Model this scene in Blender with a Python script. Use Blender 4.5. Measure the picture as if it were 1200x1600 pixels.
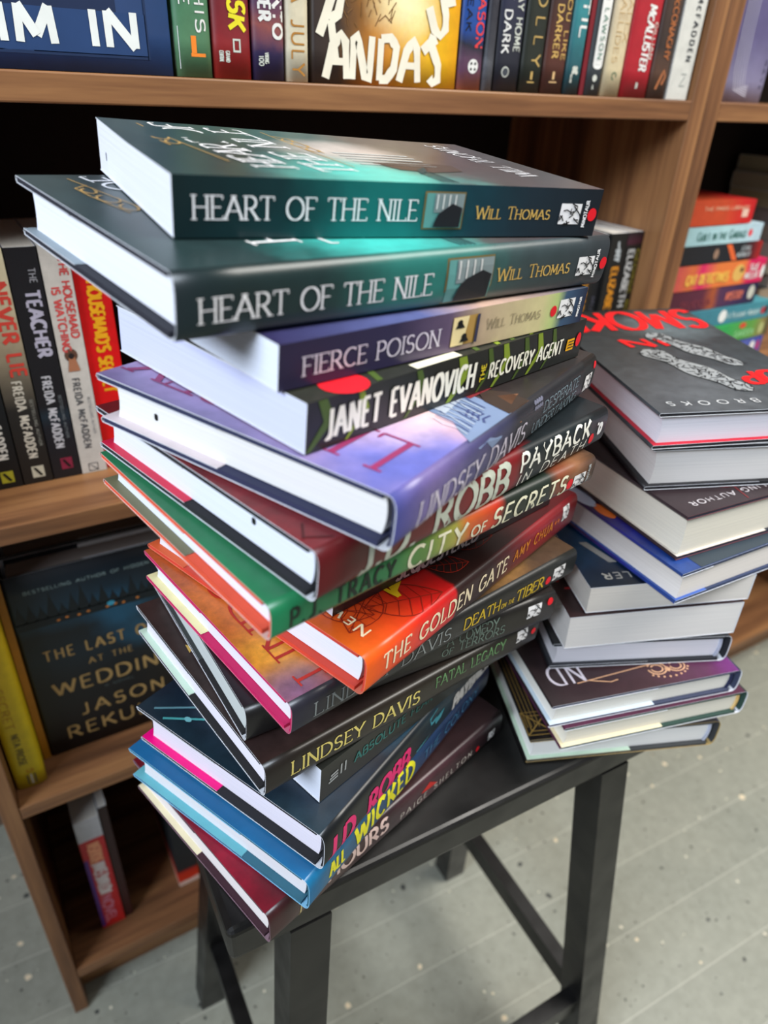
import bpy, bmesh, math, random
from mathutils import Vector, Matrix
from math import sin, cos, pi, radians

for o in list(bpy.data.objects):
    bpy.data.objects.remove(o)
scene = bpy.context.scene
COL = scene.collection

# ------------------------------------------------------------------ camera
CAMH = 1.0471
cam_d = bpy.data.cameras.new('camera')
cam = bpy.data.objects.new('camera', cam_d)
COL.objects.link(cam)
cam.matrix_world = Matrix(((0.86231684, 0.23139576, -0.45040612, 0.0),
                           (-0.50457171, 0.46753269, -0.72582406, 0.0),
                           (0.04262698, 0.8531525, 0.51991706, CAMH),
                           (0, 0, 0, 1)))
cam_d.sensor_fit = 'VERTICAL'
cam_d.sensor_height = 36.0
cam_d.sensor_width = 27.0
cam_d.lens = 1102.6 / 1600 * 36.0
cam_d.clip_start = 0.02
cam_d.clip_end = 50
cam_d.dof.use_dof = True
cam_d.dof.focus_distance = 0.42
cam_d.dof.aperture_fstop = 5.6
scene.camera = cam

# ------------------------------------------------------------------ world, lights, exposure
world = bpy.data.worlds.new('room_light')
scene.world = world
world.use_nodes = True
world.node_tree.nodes['Background'].inputs[0].default_value = (0.92, 0.95, 1.0, 1)
world.node_tree.nodes['Background'].inputs[1].default_value = 0.14


def area(name, loc, target, sx, sy, power, color):
    d = bpy.data.lights.new(name, 'AREA')
    d.shape = 'RECTANGLE'
    d.size = sx
    d.size_y = sy
    d.energy = power
    d.color = color
    o = bpy.data.objects.new(name, d)
    COL.objects.link(o)
    o.location = loc
    o.rotation_euler = (Vector(target) - Vector(loc)).to_track_quat('-Z', 'Y').to_euler()
    return o


area('ceiling_panel', (1.45, -0.35, 2.6), (0.7, 0.15, 0.5), 1.3, 1.3, 78, (1.0, 0.965, 0.90))
lw = area('shop_window', (-1.65, -0.40, 2.05), (0.12, 0.32, 0.85), 1.0, 0.8, 13.0, (0.80, 0.89, 1.0))
lw.data.spread = radians(80)
scene.view_settings.view_transform = 'Standard'
scene.view_settings.look = 'None'
scene.view_settings.gamma = 1
scene.view_settings.exposure = 0.22


# ------------------------------------------------------------------ materials
def lin(c):
    return tuple(((v / 12.92) if v <= 0.04045 else ((v + 0.055) / 1.055) ** 2.4) for v in c)


def S(r, g, b):
    """colour from 0-255 display values"""
    return lin((r / 255.0, g / 255.0, b / 255.0)) + (1.0,)


class NT:
    def __init__(s, name, rough=0.5, spec=0.5):
        s.m = bpy.data.materials.new(name)
        s.m.use_nodes = True
        s.t = s.m.node_tree
        s.b = s.t.nodes['Principled BSDF']
        s.b.inputs['Roughness'].default_value = rough
        s.b.inputs['Specular IOR Level'].default_value = spec

    def n(s, typ, **kw):
        nd = s.t.nodes.new(typ)
        for k, v in kw.items():
            if k.startswith('i_'):
                key = k[2:]
                key = int(key) if key.isdigit() else key
                inp = nd.inputs[key]
                if hasattr(v, 'is_output'):
                    s.t.links.new(v, inp)
                else:
                    inp.default_value = v
            else:
                setattr(nd, k, v)
        return nd

    def math(s, op, a, b=0.0, c=0.0, clamp=False):
        nd = s.n('ShaderNodeMath', operation=op, i_0=a, i_1=b, i_2=c)
        nd.use_clamp = clamp
        return nd.outputs[0]

    def ramp(s, fac, stops, interp='LINEAR'):
        nd = s.n('ShaderNodeValToRGB', i_0=fac)
        cr = nd.color_ramp
        cr.interpolation = interp
        while len(cr.elements) < len(stops):
            cr.elements.new(0.5)
        for e, (p, c) in zip(cr.elements, stops):
            e.position = p
            e.color = c
        return nd.outputs[0]

    def mix(s, fac, a, b, mode='MIX'):
        nd = s.n('ShaderNodeMix', data_type='RGBA', blend_type=mode)
        for k, v in ((0, fac), (6, a), (7, b)):
            if hasattr(v, 'is_output'):
                s.t.links.new(v, nd.inputs[k])
            else:
                nd.inputs[k].default_value = v
        return nd.outputs[2]

    def coord(s):
        return s.n('ShaderNodeTexCoord').outputs['Object']

    def mapping(s, vec, scale=(1, 1, 1), loc=(0, 0, 0), rot=(0, 0, 0)):
        return s.n('ShaderNodeMapping', i_0=vec, i_1=loc, i_2=rot, i_3=scale).outputs[0]

    def noise(s, vec, scale, detail=3, rough=0.5):
        return s.n('ShaderNodeTexNoise', i_Vector=vec, i_Scale=scale, i_Detail=detail, i_Roughness=rough).outputs[0]

    def color(s, c):
        if hasattr(c, 'is_output'):
            s.t.links.new(c, s.b.inputs['Base Color'])
        else:
            s.b.inputs['Base Color'].default_value = c

    def bump(s, h, strength=0.2, dist=0.001):
        b = s.n('ShaderNodeBump', i_Height=h, i_Strength=strength, i_Distance=dist)
        s.t.links.new(b.outputs[0], s.b.inputs['Normal'])


_pl = {}


def plain(c, rough=0.5, spec=0.4, tag=''):
    """flat printed ink or paint with a faint mottling"""
    key = (c, rough, spec)
    if key in _pl:
        return _pl[key]
    k = NT('ink_' + tag + '_%d' % len(_pl), rough, spec)
    n = k.noise(k.coord(), 60, 3)
    v = k.ramp(n, [(0.3, (0.93, 0.93, 0.93, 1)), (0.7, (1.05, 1.05, 1.05, 1))])
    k.color(k.mix(1.0, c, v, 'MULTIPLY'))
    _pl[key] = k.m
    return k.m


_pg = {}


def pages(c):
    if c in _pg:
        return _pg[c]
    k = NT('page_edges_%d' % len(_pg), 0.85, 0.15)
    co = k.coord()
    a = k.noise(k.mapping(co, (3, 3, 2600)), 1.0, 2)
    b = k.noise(k.mapping(co, (8, 8, 500)), 1.0, 2)
    f = k.math('ADD', a, k.math('MULTIPLY', b, 0.6))
    v = k.ramp(f, [(0.35, (0.87, 0.87, 0.88, 1)), (0.95, (1.03, 1.03, 1.03, 1))])
    k.color(k.mix(1.0, c, v, 'MULTIPLY'))
    k.bump(a, 0.25, 0.0004)
    _pg[c] = k.m
    return k.m


def art(name, L, W, stops, axis=0, wob=0.06, blobs=(), rough=0.36, spec=0.5, mott=0.18, nscale=26, streak=None):
    """printed cover art: a colour ramp along the book with cloudy edges and glowing spots"""
    k = NT('print_' + name, rough, spec)
    co = k.coord()
    sx = k.n('ShaderNodeSeparateXYZ', i_0=co)
    n1 = k.noise(co, nscale, 5, 0.6)
    base = k.math('MULTIPLY', sx.outputs[axis], 1.0 / (L if axis == 0 else W))
    f = k.math('ADD', base, k.math('MULTIPLY', k.math('SUBTRACT', n1, 0.5), wob * 2))
    dk = lambda c: tuple(v ** 1.16 for v in c[:3]) + (1.0,)
    col = k.ramp(f, [(p_, dk(c_)) for p_, c_ in stops])
    for (u, v, r, c, amt) in blobs:
        vd = k.n('ShaderNodeVectorMath', operation='DISTANCE')
        mp = k.mapping(co, (1, 1, 0.0))
        k.t.links.new(mp, vd.inputs[0])
        vd.inputs[1].default_value = (u * L, v * W, 0)
        d = k.math('ADD', vd.outputs['Value'], k.math('MULTIPLY', k.math('SUBTRACT', n1, 0.5), r * 0.9))
        mr = k.n('ShaderNodeMapRange', i_0=d, i_1=r, i_2=r * 0.15, i_3=0.0, i_4=amt)
        mr.interpolation_type = 'SMOOTHSTEP'
        col = k.mix(mr.outputs[0], col, c)
    if streak:
        sc, c, th = streak
        n2 = k.noise(k.mapping(co, sc), 1.0, 3)
        fr = k.n('ShaderNodeMapRange', i_0=n2, i_1=th, i_2=th + 0.08, i_3=0.0, i_4=0.8).outputs[0]
        col = k.mix(fr, col, c)
    n3 = k.noise(co, nscale * 3.2, 5, 0.65)
    lo, hi = 1 - mott, 1 + mott
    v = k.ramp(n3, [(0.25, (lo, lo, lo, 1)), (0.75, (hi, hi, hi, 1))])
    k.color(k.mix(1.0, col, v, 'MULTIPLY'))
    return k.m


WHITE = plain(S(236, 236, 238), 0.6, 0.3, 'white')
EDGE = plain(S(226, 228, 234), 0.7, 0.3, 'paper_edge')
CREAM = plain(S(238, 232, 205), 0.5, 0.3, 'cream')
GOLD = plain(S(214, 176, 92), 0.45, 0.5, 'gold')
RED = plain(S(226, 22, 38), 0.45, 0.4, 'red')
BLACKI = plain(S(20, 20, 22), 0.45, 0.4, 'black')
GREYT = plain(S(170, 176, 178), 0.5, 0.4, 'grey')

# ------------------------------------------------------------------ lettering drawn as strokes


def arc(cx, cy, rx, ry, a0, a1, n=8):
    return [(cx + rx * cos(radians(a0 + (a1 - a0) * i / n)), cy + ry * sin(radians(a0 + (a1 - a0) * i / n))) for i in range(n + 1)]


G = {
    'A': (.72, [[(0, 0), (.36, 1)], [(.36, 1), (.72, 0)], [(.14, .36), (.58, .36)]]),
    'B': (.56, [[(.06, 0), (.06, 1)], [(.06, 1), (.28, 1)] + arc(.28, .76, .22, .24, 90, -90) + [(.06, .52)], [(.28, .52)] + arc(.3, .26, .25, .26, 90, -90) + [(.06, 0)]]),
    'C': (.66, [arc(.38, .5, .36, .5, 48, 312, 14)]),
    'D': (.68, [[(.06, 0), (.06, 1)], [(.06, 1), (.26, 1)] + arc(.26, .5, .4, .5, 90, -90, 12) + [(.06, 0)]]),
    'E': (.5, [[(.06, 0), (.06, 1)], [(.06, 1), (.48, 1)], [(.06, .52), (.42, .52)], [(.06, 0), (.5, 0)]]),
    'F': (.48, [[(.06, 0), (.06, 1)], [(.06, 1), (.48, 1)], [(.06, .52), (.4, .52)]]),
    'G': (.7, [arc(.38, .5, .36, .5, 50, 350, 14) + [(.7, .44)], [(.46, .44), (.7, .44)]]),
    'H': (.66, [[(.06, 0), (.06, 1)], [(.6, 0), (.6, 1)], [(.06, .52), (.6, .52)]]),
    'I': (.16, [[(.08, 0), (.08, 1)]]),
    'J': (.4, [[(.32, 1), (.32, .22)] + arc(.15, .2, .17, .2, 0, -130, 6)]),
    'K': (.6, [[(.06, 0), (.06, 1)], [(.56, 1), (.08, .44)], [(.22, .58), (.6, 0)]]),
    'L': (.48, [[(.06, 1), (.06, 0)], [(.06, 0), (.48, 0)]]),
    'M': (.8, [[(.06, 0), (.1, 1)], [(.1, 1), (.4, .2)], [(.4, .2), (.7, 1)], [(.7, 1), (.74, 0)]]),
    'N': (.68, [[(.06, 0), (.06, 1)], [(.06, 1), (.62, 0)], [(.62, 0), (.62, 1)]]),
    'O': (.8, [arc(.4, .5, .38, .5, 90, 450, 20)]),
    'P': (.52, [[(.06, 0), (.06, 1)], [(.06, 1), (.26, 1)] + arc(.26, .73, .24, .27, 90, -90) + [(.06, .46)]]),
    'Q': (.8, [arc(.4, .5, .38, .5, 90, 450, 20), [(.45, .25), (.75, -.12)]]),
    'R': (.6, [[(.06, 0), (.06, 1)], [(.06, 1), (.26, 1)] + arc(.26, .74, .23, .26, 90, -90) + [(.06, .48)], [(.26, .48), (.58, 0)]]),
    'S': (.52, [arc(.27, .75, .22, .25, 35, 250, 9) + arc(.25, .27, .24, .27, 75, -150, 9)]),
    'T': (.6, [[(.3, 0), (.3, 1)], [(0, 1), (.6, 1)]]),
    'U': (.66, [[(.06, 1), (.06, .32)] + arc(.33, .3, .27, .3, 180, 360, 9) + [(.6, 1)]]),
    'V': (.68, [[(0, 1), (.34, 0)], [(.34, 0), (.68, 1)]]),
    'W': (.96, [[(0, 1), (.24, 0)], [(.24, 0), (.48, .9)], [(.48, .9), (.72, 0)], [(.72, 0), (.96, 1)]]),
    'X': (.62, [[(0, 1), (.62, 0)], [(.62, 1), (0, 0)]]),
    'Y': (.62, [[(0, 1), (.31, .48)], [(.62, 1), (.31, .48)], [(.31, .48), (.31, 0)]]),
    'Z': (.58, [[(.02, 1), (.56, 1)], [(.56, 1), (.02, 0)], [(.02, 0), (.58, 0)]]),
    '1': (.3, [[(.04, .8), (.18, 1), (.18, 0)]]),
    '0': (.6, [arc(.3, .5, .26, .5, 90, 450, 16)]),
    '&': (.7, [[(.68, 0), (.2, .7)] + arc(.34, .8, .16, .18, 200, -20, 7) + [(.1, .35)] + arc(.28, .24, .24, .24, 160, 360, 8)]),
    '.': (.16, [[(.08, -.02), (.08, .1)]]),
    ':': (.16, [[(.08, .1), (.08, .22)], [(.08, .6), (.08, .72)]]),
    ',': (.16, [[(.1, .1), (.05, -.12)]]),
    "'": (.16, [[(.08, 1), (.08, .78)]]),
    '-': (.4, [[(.05, .45), (.35, .45)]]),
    '*': (.4, [[(.2, .3), (.2, .8)], [(.02, .55), (.38, .55)]]),
    ' ': (.38, []),
}
LOW = {'a': 'A', 'b': 'B', 'c': 'C', 'd': 'D', 'e': 'E', 'f': 'F', 'g': 'G', 'h': 'H', 'i': 'I', 'k': 'K', 'l': 'L', 'm': 'M', 'n': 'N',
       'o': 'O', 'p': 'P', 'r': 'R', 's': 'S', 't': 'T', 'u': 'U', 'v': 'V', 'w': 'W', 'y': 'Y', 'j': 'J', 'x': 'X', 'q': 'Q', 'z': 'Z'}


class Part:
    """collects faces for one mesh"""

    def __init__(s):
        s.v = []
        s.f = []
        s.fm = []
        s.mats = []

    def mi(s, m):
        if m not in s.mats:
            s.mats.append(m)
        return s.mats.index(m)

    def face(s, pts, m):
        i = len(s.v)
        s.v += [tuple(p) for p in pts]
        s.f.append(tuple(range(i, i + len(pts))))
        s.fm.append(s.mi(m))

    def box(s, a, b, m):
        x0, y0, z0 = a
        x1, y1, z1 = b
        c = [(x0, y0, z0), (x1, y0, z0), (x1, y1, z0), (x0, y1, z0), (x0, y0, z1), (x1, y0, z1), (x1, y1, z1), (x0, y1, z1)]
        i = len(s.v)
        s.v += c
        for q in ((3, 2, 1, 0), (4, 5, 6, 7), (0, 1, 5, 4), (1, 2, 6, 5), (2, 3, 7, 6), (3, 0, 4, 7)):
            s.f.append(tuple(i + j for j in q))
            s.fm.append(s.mi(m))

    def build(s, name, parent=None, bevel=0.0, smooth=False, warp=None, smooth_mat=None):
        me = bpy.data.meshes.new(name)
        vs = [warp(v) for v in s.v] if warp else s.v
        me.from_pydata([tuple(v) for v in vs], [], s.f)
        for m in s.mats:
            me.materials.append(m)
        for p, k in zip(me.polygons, s.fm):
            p.material_index = k
            p.use_smooth = smooth or (smooth_mat is not None and s.mats[k] == smooth_mat)
        me.update()
        o = bpy.data.objects.new(name, me)
        COL.objects.link(o)
        if parent:
            o.parent = parent
        if bevel:
            md = o.modifiers.new('bevel', 'BEVEL')
            md.width = bevel
            md.segments = 2
            md.limit_method = 'ANGLE'
        return o


def ribbon(part, pts, w0, w1, surf, mat):
    """stroke of varying pen width drawn on a surface; pts in (s,t)"""
    P = [pts[0]]
    for a, b in zip(pts[:-1], pts[1:]):
        d = math.hypot(b[0] - a[0], b[1] - a[1])
        n = max(1, int(d / 0.004))
        for i in range(1, n + 1):
            P.append((a[0] + (b[0] - a[0]) * i / n, a[1] + (b[1] - a[1]) * i / n))
    closed = math.hypot(P[0][0] - P[-1][0], P[0][1] - P[-1][1]) < 1e-7
    N = len(P)
    if N < 2:
        return
    left, right = [], []
    for i in range(N):
        if closed:
            a, b = P[(i - 1) % (N - 1)], P[(i + 1) % (N - 1)]
        else:
            a, b = P[max(0, i - 1)], P[min(N - 1, i + 1)]
        dx, dy = b[0] - a[0], b[1] - a[1]
        l = math.hypot(dx, dy) or 1
        dx, dy = dx / l, dy / l
        w = (w0 * abs(dy) + w1 * abs(dx)) / 2 * 1.0
        nx, ny = -dy * w, dx * w
        left.append((P[i][0] + nx, P[i][1] + ny))
        right.append((P[i][0] - nx, P[i][1] - ny))
    m = part.mi(mat)
    base = len(part.v)
    part.q = (getattr(part, 'q', 0) + 1) % 9
    o0 = Vector(surf(*P[0]))
    nv = (Vector(surf(P[0][0] + 1e-4, P[0][1])) - o0).cross(Vector(surf(P[0][0], P[0][1] + 1e-4)) - o0)
    nv = nv.normalized() * (part.q * 1.6e-5)
    for a, b in zip(left, right):
        part.v.append(tuple(Vector(surf(*a)) + nv))
        part.v.append(tuple(Vector(surf(*b)) + nv))
    for i in range(N - 1):
        j = base + 2 * i
        part.f.append((j, j + 1, j + 3, j + 2))
        part.fm.append(m)


def text_width(st, gap):
    x = 0
    for ch in st:
        sc = 1.0
        c = ch
        if ch in LOW:
            c = LOW[ch]
            sc = .78
        x += G.get(c, G[' '])[0] * sc + gap
    return x - gap


def text(part, st, surf, s0, t0, s1, h, mat, w=0.12, thin=None, serif=0.0, slant=0.0, gap=0.16, t1=None):
    """st from s0 to s1 (baseline t0..t1), cap height h. Small letters become small capitals."""
    tw = text_width(st, gap)
    k = (s1 - s0) / tw
    thin = w if thin is None else thin
    x = 0
    t1 = t0 if t1 is None else t1
    for ch in st:
        sc = 1.0
        c = ch
        if ch in LOW:
            c = LOW[ch]
            sc = .78
        gw, strokes = G.get(c, G[' '])
        def tr(p):
            px = x + p[0] * sc
            ss = s0 + px * k + slant * p[1] * sc * h
            tt = t0 + (t1 - t0) * (px / tw) + p[1] * sc * h
            return ss, tt
        for stq in strokes:
            ribbon(part, [tr(p) for p in stq], w * h, thin * h, surf, mat)
            if serif:
                for (p, q) in ((stq[0], stq[1]), (stq[-1], stq[-2])):
                    if (p[1] < .03 or p[1] > .97) and abs(p[1] - q[1]) > .25:
                        a = tr((p[0] - serif, p[1]))
                        b = tr((p[0] + serif, p[1]))
                        ribbon(part, [a, b], thin * h * .9, thin * h * .9, surf, mat)
                    elif (p[1] < .03 or p[1] > .97 or abs(p[1] - .52) < .03) and abs(p[1] - q[1]) < .01 and c in 'EFLTZ':
                        d = -.16 if p[1] > .9 else (.16 if p[1] < .1 else 0)
                        if d and not (p[0] < .1 and c != 'T'):
                            ribbon(part, [tr(p), tr((p[0], p[1] + d))], thin * h, thin * h, surf, mat)
        x += gw * sc + gap


def disc(part, surf, s, t, rs, rt, mat, n=18):
    part.face([surf(s + rs * cos(2 * pi * i / n), t + rt * sin(2 * pi * i / n)) for i in range(n)], mat)


def quad(part, surf, s0, t0, s1, t1, mat, n=4):
    for i in range(n):
        for j in range(3):
            a, b = s0 + (s1 - s0) * i / n, s0 + (s1 - s0) * (i + 1) / n
            c, d = t0 + (t1 - t0) * j / 3, t0 + (t1 - t0) * (j + 1) / 3
            part.face([surf(a, c), surf(b, c), surf(b, d), surf(a, d)], mat)


def poly(part, surf, pts, mat):
    part.face([surf(*p) for p in pts], mat)


def emblem(part, surf, s0, t0, s1, t1, ink=None):
    """white square with crazed dark line drawing"""
    quad(part, surf, s0, t0, s1, t1, WHITE)
    rnd = random.Random(7)
    sf = lambda a, b: surf(a, b, 2)
    for q in range(9):
        a = (s0 + (s1 - s0) * rnd.uniform(.1, .9), t0 + (t1 - t0) * rnd.uniform(.05, .95))
        pts = [a]
        for z in range(3):
            pts.append((min(max(pts[-1][0] + (s1 - s0) * rnd.uniform(-.3, .3), min(s0, s1)), max(s0, s1)), min(max(pts[-1][1] + (t1 - t0) * rnd.uniform(-.35, .35), t0), t1)))
        ribbon(part, pts, abs(s1 - s0) * .035, abs(s1 - s0) * .035, sf, BLACKI)


def tinytext(part, surf, s, t0, t1, st='MINOTAUR', mat=None, h=0.0022):
    """words running up the spine's thickness"""
    text(part, st, lambda a, b, k=1: surf(s - b, a), t0, 0, t1, h, mat or WHITE, w=.2)


# ------------------------------------------------------------------ tags
def tag(o, label, cat, group=None, kind=None):
    if label:
        o['label'] = label
    if cat:
        o['category'] = cat
    if group:
        o['group'] = group
    if kind:
        o['kind'] = kind
    return o


def empty(name, mat):
    o = bpy.data.objects.new(name, None)
    COL.objects.link(o)
    o.empty_display_size = 0.02
    o.matrix_world = mat
    return o


def frame(O, x, y, z):
    x, y, z = Vector(x), Vector(y), Vector(z)
    m = Matrix.Identity(4)
    for i in range(3):
        m[i][0], m[i][1], m[i][2], m[i][3] = x[i], y[i], z[i], O[i]
    return m


# ------------------------------------------------------------------ a book
# canonical frame: x from head to tail along the spine, y from spine to fore-edge, z from back cover up to front cover
def make_book(label, group, M, L, W, T, hard=True, spine=None, cover=None, back=None, page=(0.86, 0.86, 0.88, 1),
              board=None, flap=None, draw=None, warp=None, band=None, ov=0.0042, name='book', edge=None, flap_w=0.56, flap_top=None, marks=()):
    root = empty(name, M)
    tag(root, label, 'book', group)
    cover = cover or spine
    back = back or cover
    edge = edge or EDGE
    jt = 0.00035 if hard else 0.0005
    bt = 0.0024 if hard else 0.0
    rd = min(0.005, T * .22) if hard else 0.0007
    NX = 10

    def bulge(z):
        if not hard:
            return 0.0
        q = min(1.0, abs((z / T - .5) * 2))
        return 0.0046 * (1 - (1 - q ** 4.0) ** .5) - 0.0018

    # outer profile of the jacket in (y,z): flap end, fore-edge, bottom, spine, top, fore-edge, flap end
    prof = []

    def add(y, z, k):
        prof.append((y, z, k))
    if hard:
        fi = W * (1 - flap_w)
        add(fi, bt + 2 * jt, 'f'); add(W - .0012, bt + 2 * jt, 'f'); add(W, bt * .6, 'c'); add(W - .0008, 0.0, 'b')
    else:
        add(W, 0.0, 'b')
    add(W * .5, 0.0, 'b')
    for i in range(17):
        q = .5 - .5 * cos(pi * i / 16)
        z = T * q
        add(bulge(z), z, 's' if i else 'b')
    add(W * .5, T, 'c')
    if hard:
        add(W - .0008, T, 'c'); add(W, T - bt * .6, 'c'); add(W - .0012, T - bt - 2 * jt, 'c'); add(fi, T - bt - 2 * jt, 'F')
    else:
        add(W, T, 'c')
    jk = Part()
    # offset inward (rough) : towards the centre of the jacket strip
    ins = []
    n = len(prof)
    for i, (y, z, k) in enumerate(prof):
        a, b = prof[max(0, i - 1)], prof[min(n - 1, i + 1)]
        dy, dz = b[0] - a[0], b[1] - a[1]
        l = math.hypot(dy, dz) or 1
        ins.append((y + dz / l * jt * 1.0 * 1, z - dy / l * jt))
    flm = flap or plain(S(230, 230, 230), .5)
    kind_mat = {'s': spine, 'b': back, 'c': cover, 'f': flm, 'F': flap_top or flm}
    base = len(jk.v)
    for ix in range(NX + 1):
        x = L * ix / NX
        for (y, z, k) in prof:
            jk.v.append((x, y, z))
        for (y, z) in ins:
            jk.v.append((x, y, z))
    st = 2 * n
    wi = jk.mi(edge)
    for ix in range(NX):
        for i in range(n - 1):
            a = base + ix * st + i
            jk.f.append((a, a + 1, a + st + 1, a + st))
            jk.fm.append(jk.mi(kind_mat[prof[i + 1][2]]))
            a += n
            jk.f.append((a + st, a + st + 1, a + 1, a))
            jk.fm.append(wi)
    for ix in (0, NX):
        for i in range(n - 1):
            a = base + ix * st + i
            q = (a, a + n, a + n + 1, a + 1)
            jk.f.append(q if ix == 0 else q[::-1])
            jk.fm.append(wi)

    def sp(s, t, k=1):  # spine surface, s along x, t along z
        return (s, bulge(t) - 0.00025 * k, t)

    def cv(s, t, k=1):  # front cover, s across from the spine, t down from the tail (text up = towards head)
        return (L - t, s, T + 0.00022 * k)

    def bk_(s, t, k=1):
        return (L - t, s, -0.0002 * k)
    if draw:
        draw(jk, sp, cv, L, W, T)
    wf = (lambda v: warp(v, L, W, T)) if warp else None
    jn = 'dust_jacket' if hard else 'cover'
    jk.build(jn, root, warp=wf, smooth_mat=spine if hard else None)
    # page block
    pb = Part()
    pm = pages(page)
    if hard:
        z0, z1 = bt + 2 * jt + 0.0001, T - bt - 2 * jt - 0.0001
        x0, x1 = ov, L - ov
        ye = W - ov - .001
        y0 = 0.0052
    else:
        z0, z1 = jt, T - jt
        x0, x1 = 0.0003, L - 0.0003
        ye = W - 0.0006
        y0 = 0.0006
    pr = []
    m_ = 8
    for i in range(m_ + 1):
        q = i / m_
        z = z0 + (z1 - z0) * q
        e = 4 * q * (1 - q)
        pr.append((y0 + (0.0016 * (1 - e) if hard else 0), z))
    pr += [(W * .3, z1), (W * .6, z1)]
    for i in range(m_ + 1):
        q = 1 - i / m_
        z = z0 + (z1 - z0) * q
        e = 4 * q * (1 - q)
        pr.append((ye - (0.0016 * e if hard else 0), z))
    pr += [(W * .6, z0), (W * .3, z0)]
    k = len(pr)
    mi = pb.mi(pm)
    for ix in range(NX + 1):
        x = x0 + (x1 - x0) * ix / NX
        pb.v += [(x, y, z) for y, z in pr]
    for ix in range(NX):
        for i in range(k):
            a, b = ix * k + i, ix * k + (i + 1) % k
            pb.f.append((a, a + k, b + k, b))
            pb.fm.append(mi)
    pb.f.append(tuple(range(k)))
    pb.fm.append(mi)
    pb.f.append(tuple(NX * k + i for i in range(k))[::-1])
    pb.fm.append(mi)
    for (yf_, zf_, mw, mh) in marks:
        cy, cz = W * yf_, T * zf_
        pb.face([(x0 - .0002, cy + mw * cos(q * pi / 4) * (1 if q % 2 else .75), cz + mh * sin(q * pi / 4)) for q in range(8)], BLACKI)
    pb.build('page_block', root, warp=wf)
    if hard:
        bd = Part()
        bm_ = board or plain(S(30, 30, 36), .8)
        for (a, b) in ((jt, jt + bt), (T - jt - bt, T - jt)):
            for ix in range(6):
                xa, xb = L * ix / 6, L * (ix + 1) / 6
                bd.box((xa + (.0004 if ix == 0 else 0), .0052, a), (xb - (.0004 if ix == 5 else 0), W * .5, b), bm_)
                bd.box((xa + (.0004 if ix == 0 else 0), W * .5, a), (xb - (.0004 if ix == 5 else 0), W - .0016, b), bm_)
        # spine board following the curve
        for i in range(8):
            za, zb = T * .10 + T * .80 * i / 8, T * .10 + T * .80 * (i + 1) / 8
            ya, yb = bulge(za) + jt + .0003, bulge(zb) + jt + .0003
            pts = [(ya, za), (yb, zb), (yb + .0013, zb), (ya + .0013, za)]
            for (p, q) in ((0, 1), (1, 2), (2, 3), (3, 0)):
                bd.face([(.0006, *pts[p]), (.0006, *pts[q]), (L - .0006, *pts[q]), (L - .0006, *pts[p])], bm_)
            bd.face([(.0006, *p) for p in pts[::-1]], bm_)
            bd.face([(L - .0006, *p) for p in pts], bm_)
        bd.build('cover_board', root, warp=wf)
        if band:
            hb = Part()
            for i in range(14):
                q0, q1 = i / 14, (i + .72) / 14
                za, zb = z0 + (z1 - z0) * q0, z0 + (z1 - z0) * q1
                e = lambda q: y0 + .0016 * (1 - 4 * q * (1 - q))
                hb.box((x0 - .0015, e(q0) - .0010, za), (x0 + .0005, e(q0) + .0012, zb), band[0])
                hb.box((x0 - .0012, e(q0) - .0008, zb), (x0 + .0005, e(q0) + .0010, z0 + (z1 - z0) * (i + 1) / 14), band[1])
            hb.build('headband', root, warp=wf)
    return root

# ================================================================== the setting
def wood(name, axis, dark=S(78, 51, 34), mid=S(122, 83, 54), light=S(156, 112, 72), rough=0.42):
    k = NT(name, rough, 0.4)
    co = k.coord()
    sc = [26, 26, 26]
    sc[axis] = 1.6
    n = k.noise(k.mapping(co, tuple(sc)), 1.0, 6, 0.62)
    sc2 = [130, 130, 130]
    sc2[axis] = 5
    n2 = k.noise(k.mapping(co, tuple(sc2)), 1.0, 3, 0.6)
    f = k.math('ADD', k.math('MULTIPLY', n, 0.8), k.math('MULTIPLY', n2, 0.25))
    k.color(k.ramp(f, [(0.38, dark), (0.52, mid), (0.66, light)]))
    k.bump(n2, 0.12, 0.0006)
    return k.m


WOOD_X = wood('walnut_veneer_shelf', 0)
WOOD_Z = wood('walnut_veneer_upright', 2)
BACKP = plain(S(38, 31, 28), 0.8, 0.2, 'bookcase_back')

# floor : grey painted boards with light and dark specks
k = NT('painted_floor_boards', 0.42, 0.35)
co = k.coord()
rot = k.mapping(co, (1, 1, 1), (0, -0.228, 0), (0, 0, radians(3.0)))
sx = k.n('ShaderNodeSeparateXYZ', i_0=rot)
fr = k.math('FRACT', k.math('DIVIDE', sx.outputs[1], 0.0855))
seam = k.math('LESS_THAN', fr, 0.020)
fl = k.math('FLOOR', k.math('DIVIDE', sx.outputs[1], 0.0855))
bv = k.n('ShaderNodeTexWhiteNoise', noise_dimensions='1D', i_W=fl).outputs[0]
n = k.noise(co, 5.0, 5, 0.6)
n2 = k.noise(co, 60.0, 4, 0.6)
base = k.ramp(k.math('ADD', k.math('MULTIPLY', n, 0.8), k.math('MULTIPLY', bv, 0.12)), [(0.25, S(136, 138, 126)), (0.75, S(158, 158, 144))])
base = k.mix(0.22, base, k.ramp(n2, [(0.3, S(110, 112, 106)), (0.7, S(170, 171, 162))]))
base = k.mix(k.math('MULTIPLY', seam, 0.55), base, S(186, 184, 172))
nz = k.n('ShaderNodeTexNoise', i_Vector=co, i_Scale=90.0, i_Detail=2.0)
wv = k.n('ShaderNodeVectorMath', operation='ADD')
k.t.links.new(co, wv.inputs[0])
wsc = k.n('ShaderNodeVectorMath', operation='SCALE', i_0=nz.outputs['Color'])
wsc.inputs['Scale'].default_value = 0.007
k.t.links.new(wsc.outputs[0], wv.inputs[1])
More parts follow.
